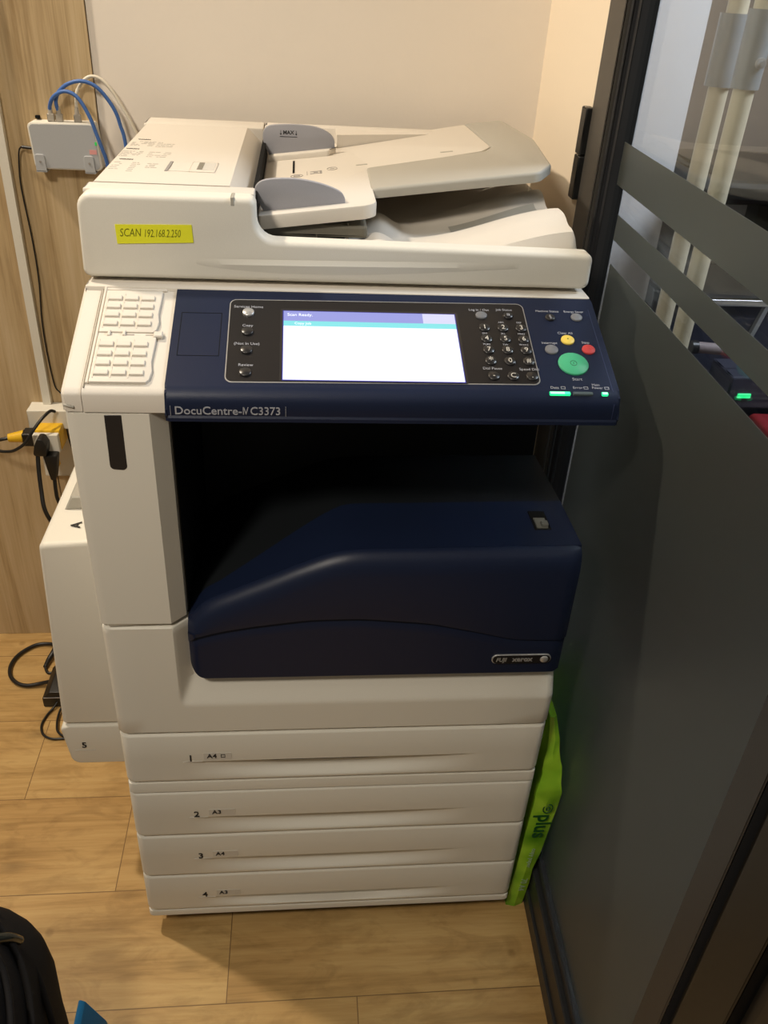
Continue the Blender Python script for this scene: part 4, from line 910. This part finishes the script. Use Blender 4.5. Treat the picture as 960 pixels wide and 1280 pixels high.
bm = NB(); tube(bm, [(-0.2235, 0.695, 0.595), (-0.229, 0.685, 0.6005), (-0.2395, 0.665, 0.595), (-0.2545, 0.650, 0.578), (-0.2705, 0.645, 0.555), (-0.2895, 0.645, 0.540), (-0.3075, 0.650, 0.532), (-0.335, 0.66, 0.530), (-0.38, 0.68, 0.54)], 0.0030, 10)
tag(finish('black_cord', bm, 'black', smooth=True), 'black cord looping from the trunking box over the yellow plug to the left', 'cord')
k4 = thing('yellow_plug', 'yellow plug half hidden beneath the black plugs on the socket', 'plug', (-0.236, 0.69, 0.47))
bm = NB(); prism(bm, rpoly([(-0.247, 0.522), (-0.236, 0.522), (-0.230, 0.478), (-0.237, 0.476), (-0.244, 0.492)], 0.002, 3), XZ, 0.668, 0.698, 0.002, 1); finish('body', bm, 'plug_yellow', k4, smooth=35)
bm = NB(); tube(bm, [(-0.2175, 0.712, 0.568), (-0.211, 0.708, 0.555), (-0.208, 0.704, 0.53), (-0.203, 0.70, 0.505), (-0.199, 0.69, 0.47), (-0.19, 0.68, 0.40)], 0.0016, 8); finish('cord', bm, 'black', k4, smooth=True)

# ------------------------------------------------------------------ on the floor behind the side unit
pb = thing('power_brick', 'black power adapter brick on the floor beside the photocopier', 'power adapter', (-0.25, 0.53, 0))
bm = NB(); prism(bm, rpoly([(-0.292, 0.0), (-0.18, 0.0), (-0.18, 0.042), (-0.276, 0.042), (-0.292, 0.024)], 0.004, 3), XZ, 0.507, 0.600, 0.002, 2); finish('casing', bm, 'black', pb, smooth=35)
bm = NB(); box(bm, -0.2885, -0.18, 0.5058, 0.5075, 0.0265, 0.0275); finish('joint_line', bm, 'silver', pb)
bm = NB(); tube(bm, [(-0.290, 0.565, 0.018), (-0.310, 0.568, 0.010), (-0.340, 0.566, 0.006), (-0.364, 0.575, 0.006), (-0.384, 0.599, 0.006), (-0.391, 0.632, 0.006), (-0.382, 0.666, 0.006), (-0.354, 0.695, 0.006), (-0.322, 0.697, 0.007), (-0.29, 0.68, 0.012), (-0.26, 0.66, 0.01)], 0.0042, 10)
finish('mains_lead', bm, 'black', pb, smooth=True)
bm = NB(); tube(bm, [(-0.262, 0.510, 0.014), (-0.270, 0.498, 0.006), (-0.279, 0.480, 0.0035), (-0.283, 0.453, 0.0035), (-0.274, 0.429, 0.0035), (-0.256, 0.417, 0.0035), (-0.236, 0.416, 0.0035), (-0.20, 0.42, 0.0035)], 0.0024, 8); tube(bm, [(-0.246, 0.510, 0.014), (-0.254, 0.485, 0.008), (-0.251, 0.450, 0.008), (-0.240, 0.425, 0.0085), (-0.20, 0.40, 0.006)], 0.0024, 8)
finish('output_lead', bm, 'black', pb, smooth=True)
bm = NB(); tube(bm, [(-0.265, 0.715, 0.11), (-0.285, 0.70, 0.075), (-0.292, 0.69, 0.048), (-0.303, 0.665, 0.020), (-0.312, 0.645, 0.010), (-0.316, 0.622, 0.0065)], lambda s: 0.0048+0.0015*math.sin(3.1*s), 10)
tube(bm, [(-0.316, 0.622, 0.0060), (-0.310, 0.610, 0.004), (-0.302, 0.606, 0.0035), (-0.28, 0.612, 0.0035)], 0.0030, 8)
tag(finish('bundled_cord', bm, 'black', smooth=True), 'black bundled cord hanging down to the floor behind the power adapter', 'cord')

# ------------------------------------------------------------------ ream of paper leaning against the partition
rm = thing('paper_ream', 'bright green wrapped ream of paper wedged between the photocopier and the glass', 'paper ream', (0.608, 0.1, 0))
def rx(u, z): return 0.594+u*(0.028+0.040*z/0.30*0.30)+0.016*(z/0.30)*1.0    # leans right as it rises
bm = NB(); NZ, NYY = 18, 12
def ring(z):
    out = []; wv = 0.028+0.013*min(z/0.30, 1)
    lean = 0.594+0.0115*min(z/0.30, 1.5)
    if z > 0.30: wv *= 1-0.80*((z-0.30)/0.135)**0.8; lean += 0.0
    for (u, yy) in ((0, 0.012), (0.5, 0.008), (1, 0.012), (1, 0.08), (1, 0.15), (1, 0.215), (0.5, 0.22), (0, 0.215), (0, 0.15), (0, 0.08)):
        y = yy+0.006+(0.02 if False else 0)
        if z > 0.30: y += 0.022*(z-0.30)/0.13*(1 if yy < 0.1 else -1)
        c = 0.0030*noise.noise(Vector((u*5, yy*30, z*34))) * (2.6 if z > 0.25 else 0.6)
        x_ = lean+u*wv+(c if 0 < z else 0)
        out.append((min(x_, 0.6265 + max(0, 0.0215*min(1, (z-0.106)/0.01))) if z < 0.116 else min(x_, 0.6462), y+c, z))
    return out
zs_ = [0.0, 0.02, 0.06, 0.10, 0.14, 0.18, 0.22, 0.245, 0.26, 0.272, 0.285, 0.294, 0.302, 0.312, 0.325, 0.338, 0.352, 0.37, 0.39, 0.41, 0.436]
rings = [[bm.verts.new(p) for p in ring(z)] for z in zs_]
for i in range(len(zs_)-1):
    for k in range(10): bm.faces.new((rings[i][k], rings[i][(k+1) % 10], rings[i+1][(k+1) % 10], rings[i+1][k]))
bm.faces.new(rings[0][::-1]); bm.faces.new(rings[-1]); wr = finish('wrapper', bm, 'ream', rm, smooth=28)
# spine print, reading downwards along the narrow edge
def sp_(a, b, c):   # a along the text (down), b across
    z = 0.245-a; lean = 0.594+0.0115*z/0.30; wv = 0.028+0.013*z/0.30
    return (lean+wv*0.55+b, 0.0125-c, z)
bm = NB(); text_bm(bm, 'plus', 0.036, sp_, off=0.0006, xs=1.0, ext=0.0002); finish('brand_lettering', bm, 'ream_dark', wr)
bm = NB(); n = 14
text_bm(bm, 'copy paper', 0.011, lambda a, b, c: sp_(a+0.085, b, c), ext=0.0002); text_bm(bm, '70 A4', 0.015, lambda a, b, c: sp_(a+0.165, b, c), ext=0.0002, xs=0.9)
finish('size_lettering', bm, 'ream_pale', wr)
bm = NB(); P = []
for k in range(15):
    a = 2*math.pi*k/14; P.append(sp_(-0.014+0.010*math.cos(a), 0.0075*math.sin(a), 0.0004))
tube(bm, P, 0.0010, 6, False); P = [sp_(-0.014+0.004*math.cos(2*math.pi*k/10), 0.003*math.sin(2*math.pi*k/10), 0.0004) for k in range(11)]; tube(bm, P, 0.0010, 6, False)
finish('emblem', bm, 'ream_dark', wr)

# ------------------------------------------------------------------ black backpack near the camera, lower left
bg_ = thing('backpack', 'black nylon backpack with a glossy buckle on the floor in the near left corner', 'backpack', (-0.19, -0.31, 0))
bm = NB(); bmesh.ops.create_icosphere(bm, subdivisions=5, radius=1)
for v in bm.verts:
    p = v.co.copy(); q = Vector((math.copysign(abs(p.x)**0.75, p.x), math.copysign(abs(p.y)**0.75, p.y), math.copysign(abs(p.z)**0.7, p.z)))
    z = 0.23+q.z*0.23; tz = 1-0.22*max(0, q.z)-0.16*q.z
    x = -0.205+q.x*0.150*tz; y = -0.31+q.y*0.16
    fold = 0.013*math.sin(34*(x+0.7*z)+3*noise.noise(Vector((x*6, y*6, z*6))))*max(0, 1-abs(q.z)*0.9)
    n_ = 0.014*noise.noise(Vector((x*9, y*9, z*9)))
    d = Vector((q.x, q.y, q.z*0.4)).normalized()*(fold+n_)
    v.co = Vector((x, y, max(z, 0.0)))+Vector((d.x, d.y, 0 if z < 0.01 else d.z))
    v.co.z = max(v.co.z, 0.0)
finish('body', bm, 'bagcloth', bg_, smooth=True)

bm = NB()
def bpk(a, z, off=0.004):      # a point on the bag's skin at angle a and height z
    qz = (z-0.23)/0.23; c_ = math.sqrt(max(0, 1-abs(qz)**(2/0.7)))**1.0; c_ = max(c_, 0.05)**0.75 if abs(qz) > 0 else 1
    tz = 1-0.22*max(0, qz)-0.16*qz; f_ = lambda v: math.copysign(abs(v)**0.75, v)
    return (-0.212+(f_(math.cos(a))*c_*0.150*tz)+off*math.cos(a), -0.31+f_(math.sin(a))*c_*0.16+off*math.sin(a), z)
tube(bm, [(-0.16, -0.235, 0.372), (-0.128, -0.222, 0.362), (-0.106, -0.209, 0.346), (-0.098, -0.199, 0.322)], lambda q: 0.0075-0.002*q, 8)
finish('buckle', bm, 'buckle', bg_, smooth=True, label='glossy black buckle')
for a0 in (25, 50, 75):
    bm = NB(); tube(bm, [bpk(R(a0-13*k+4*math.sin(k*1.3)), 0.385-0.034*k, 0.005) for k in range(9)], 0.0045, 8); finish('piping', bm, 'bagcloth', bg_, smooth=True)
bc = NB(); prism(bc, rpoly([(-0.068, 0.0), (-0.030, 0.0), (-0.036, 0.045), (-0.058, 0.100), (-0.067, 0.108)], 0.004, 3), XZ, -0.215, -0.160, 0.002, 2)
tag(finish('blue_pouch', bc, 'bluecloth', smooth=35), 'bright blue pouch standing on the floor against the black backpack', 'pouch')
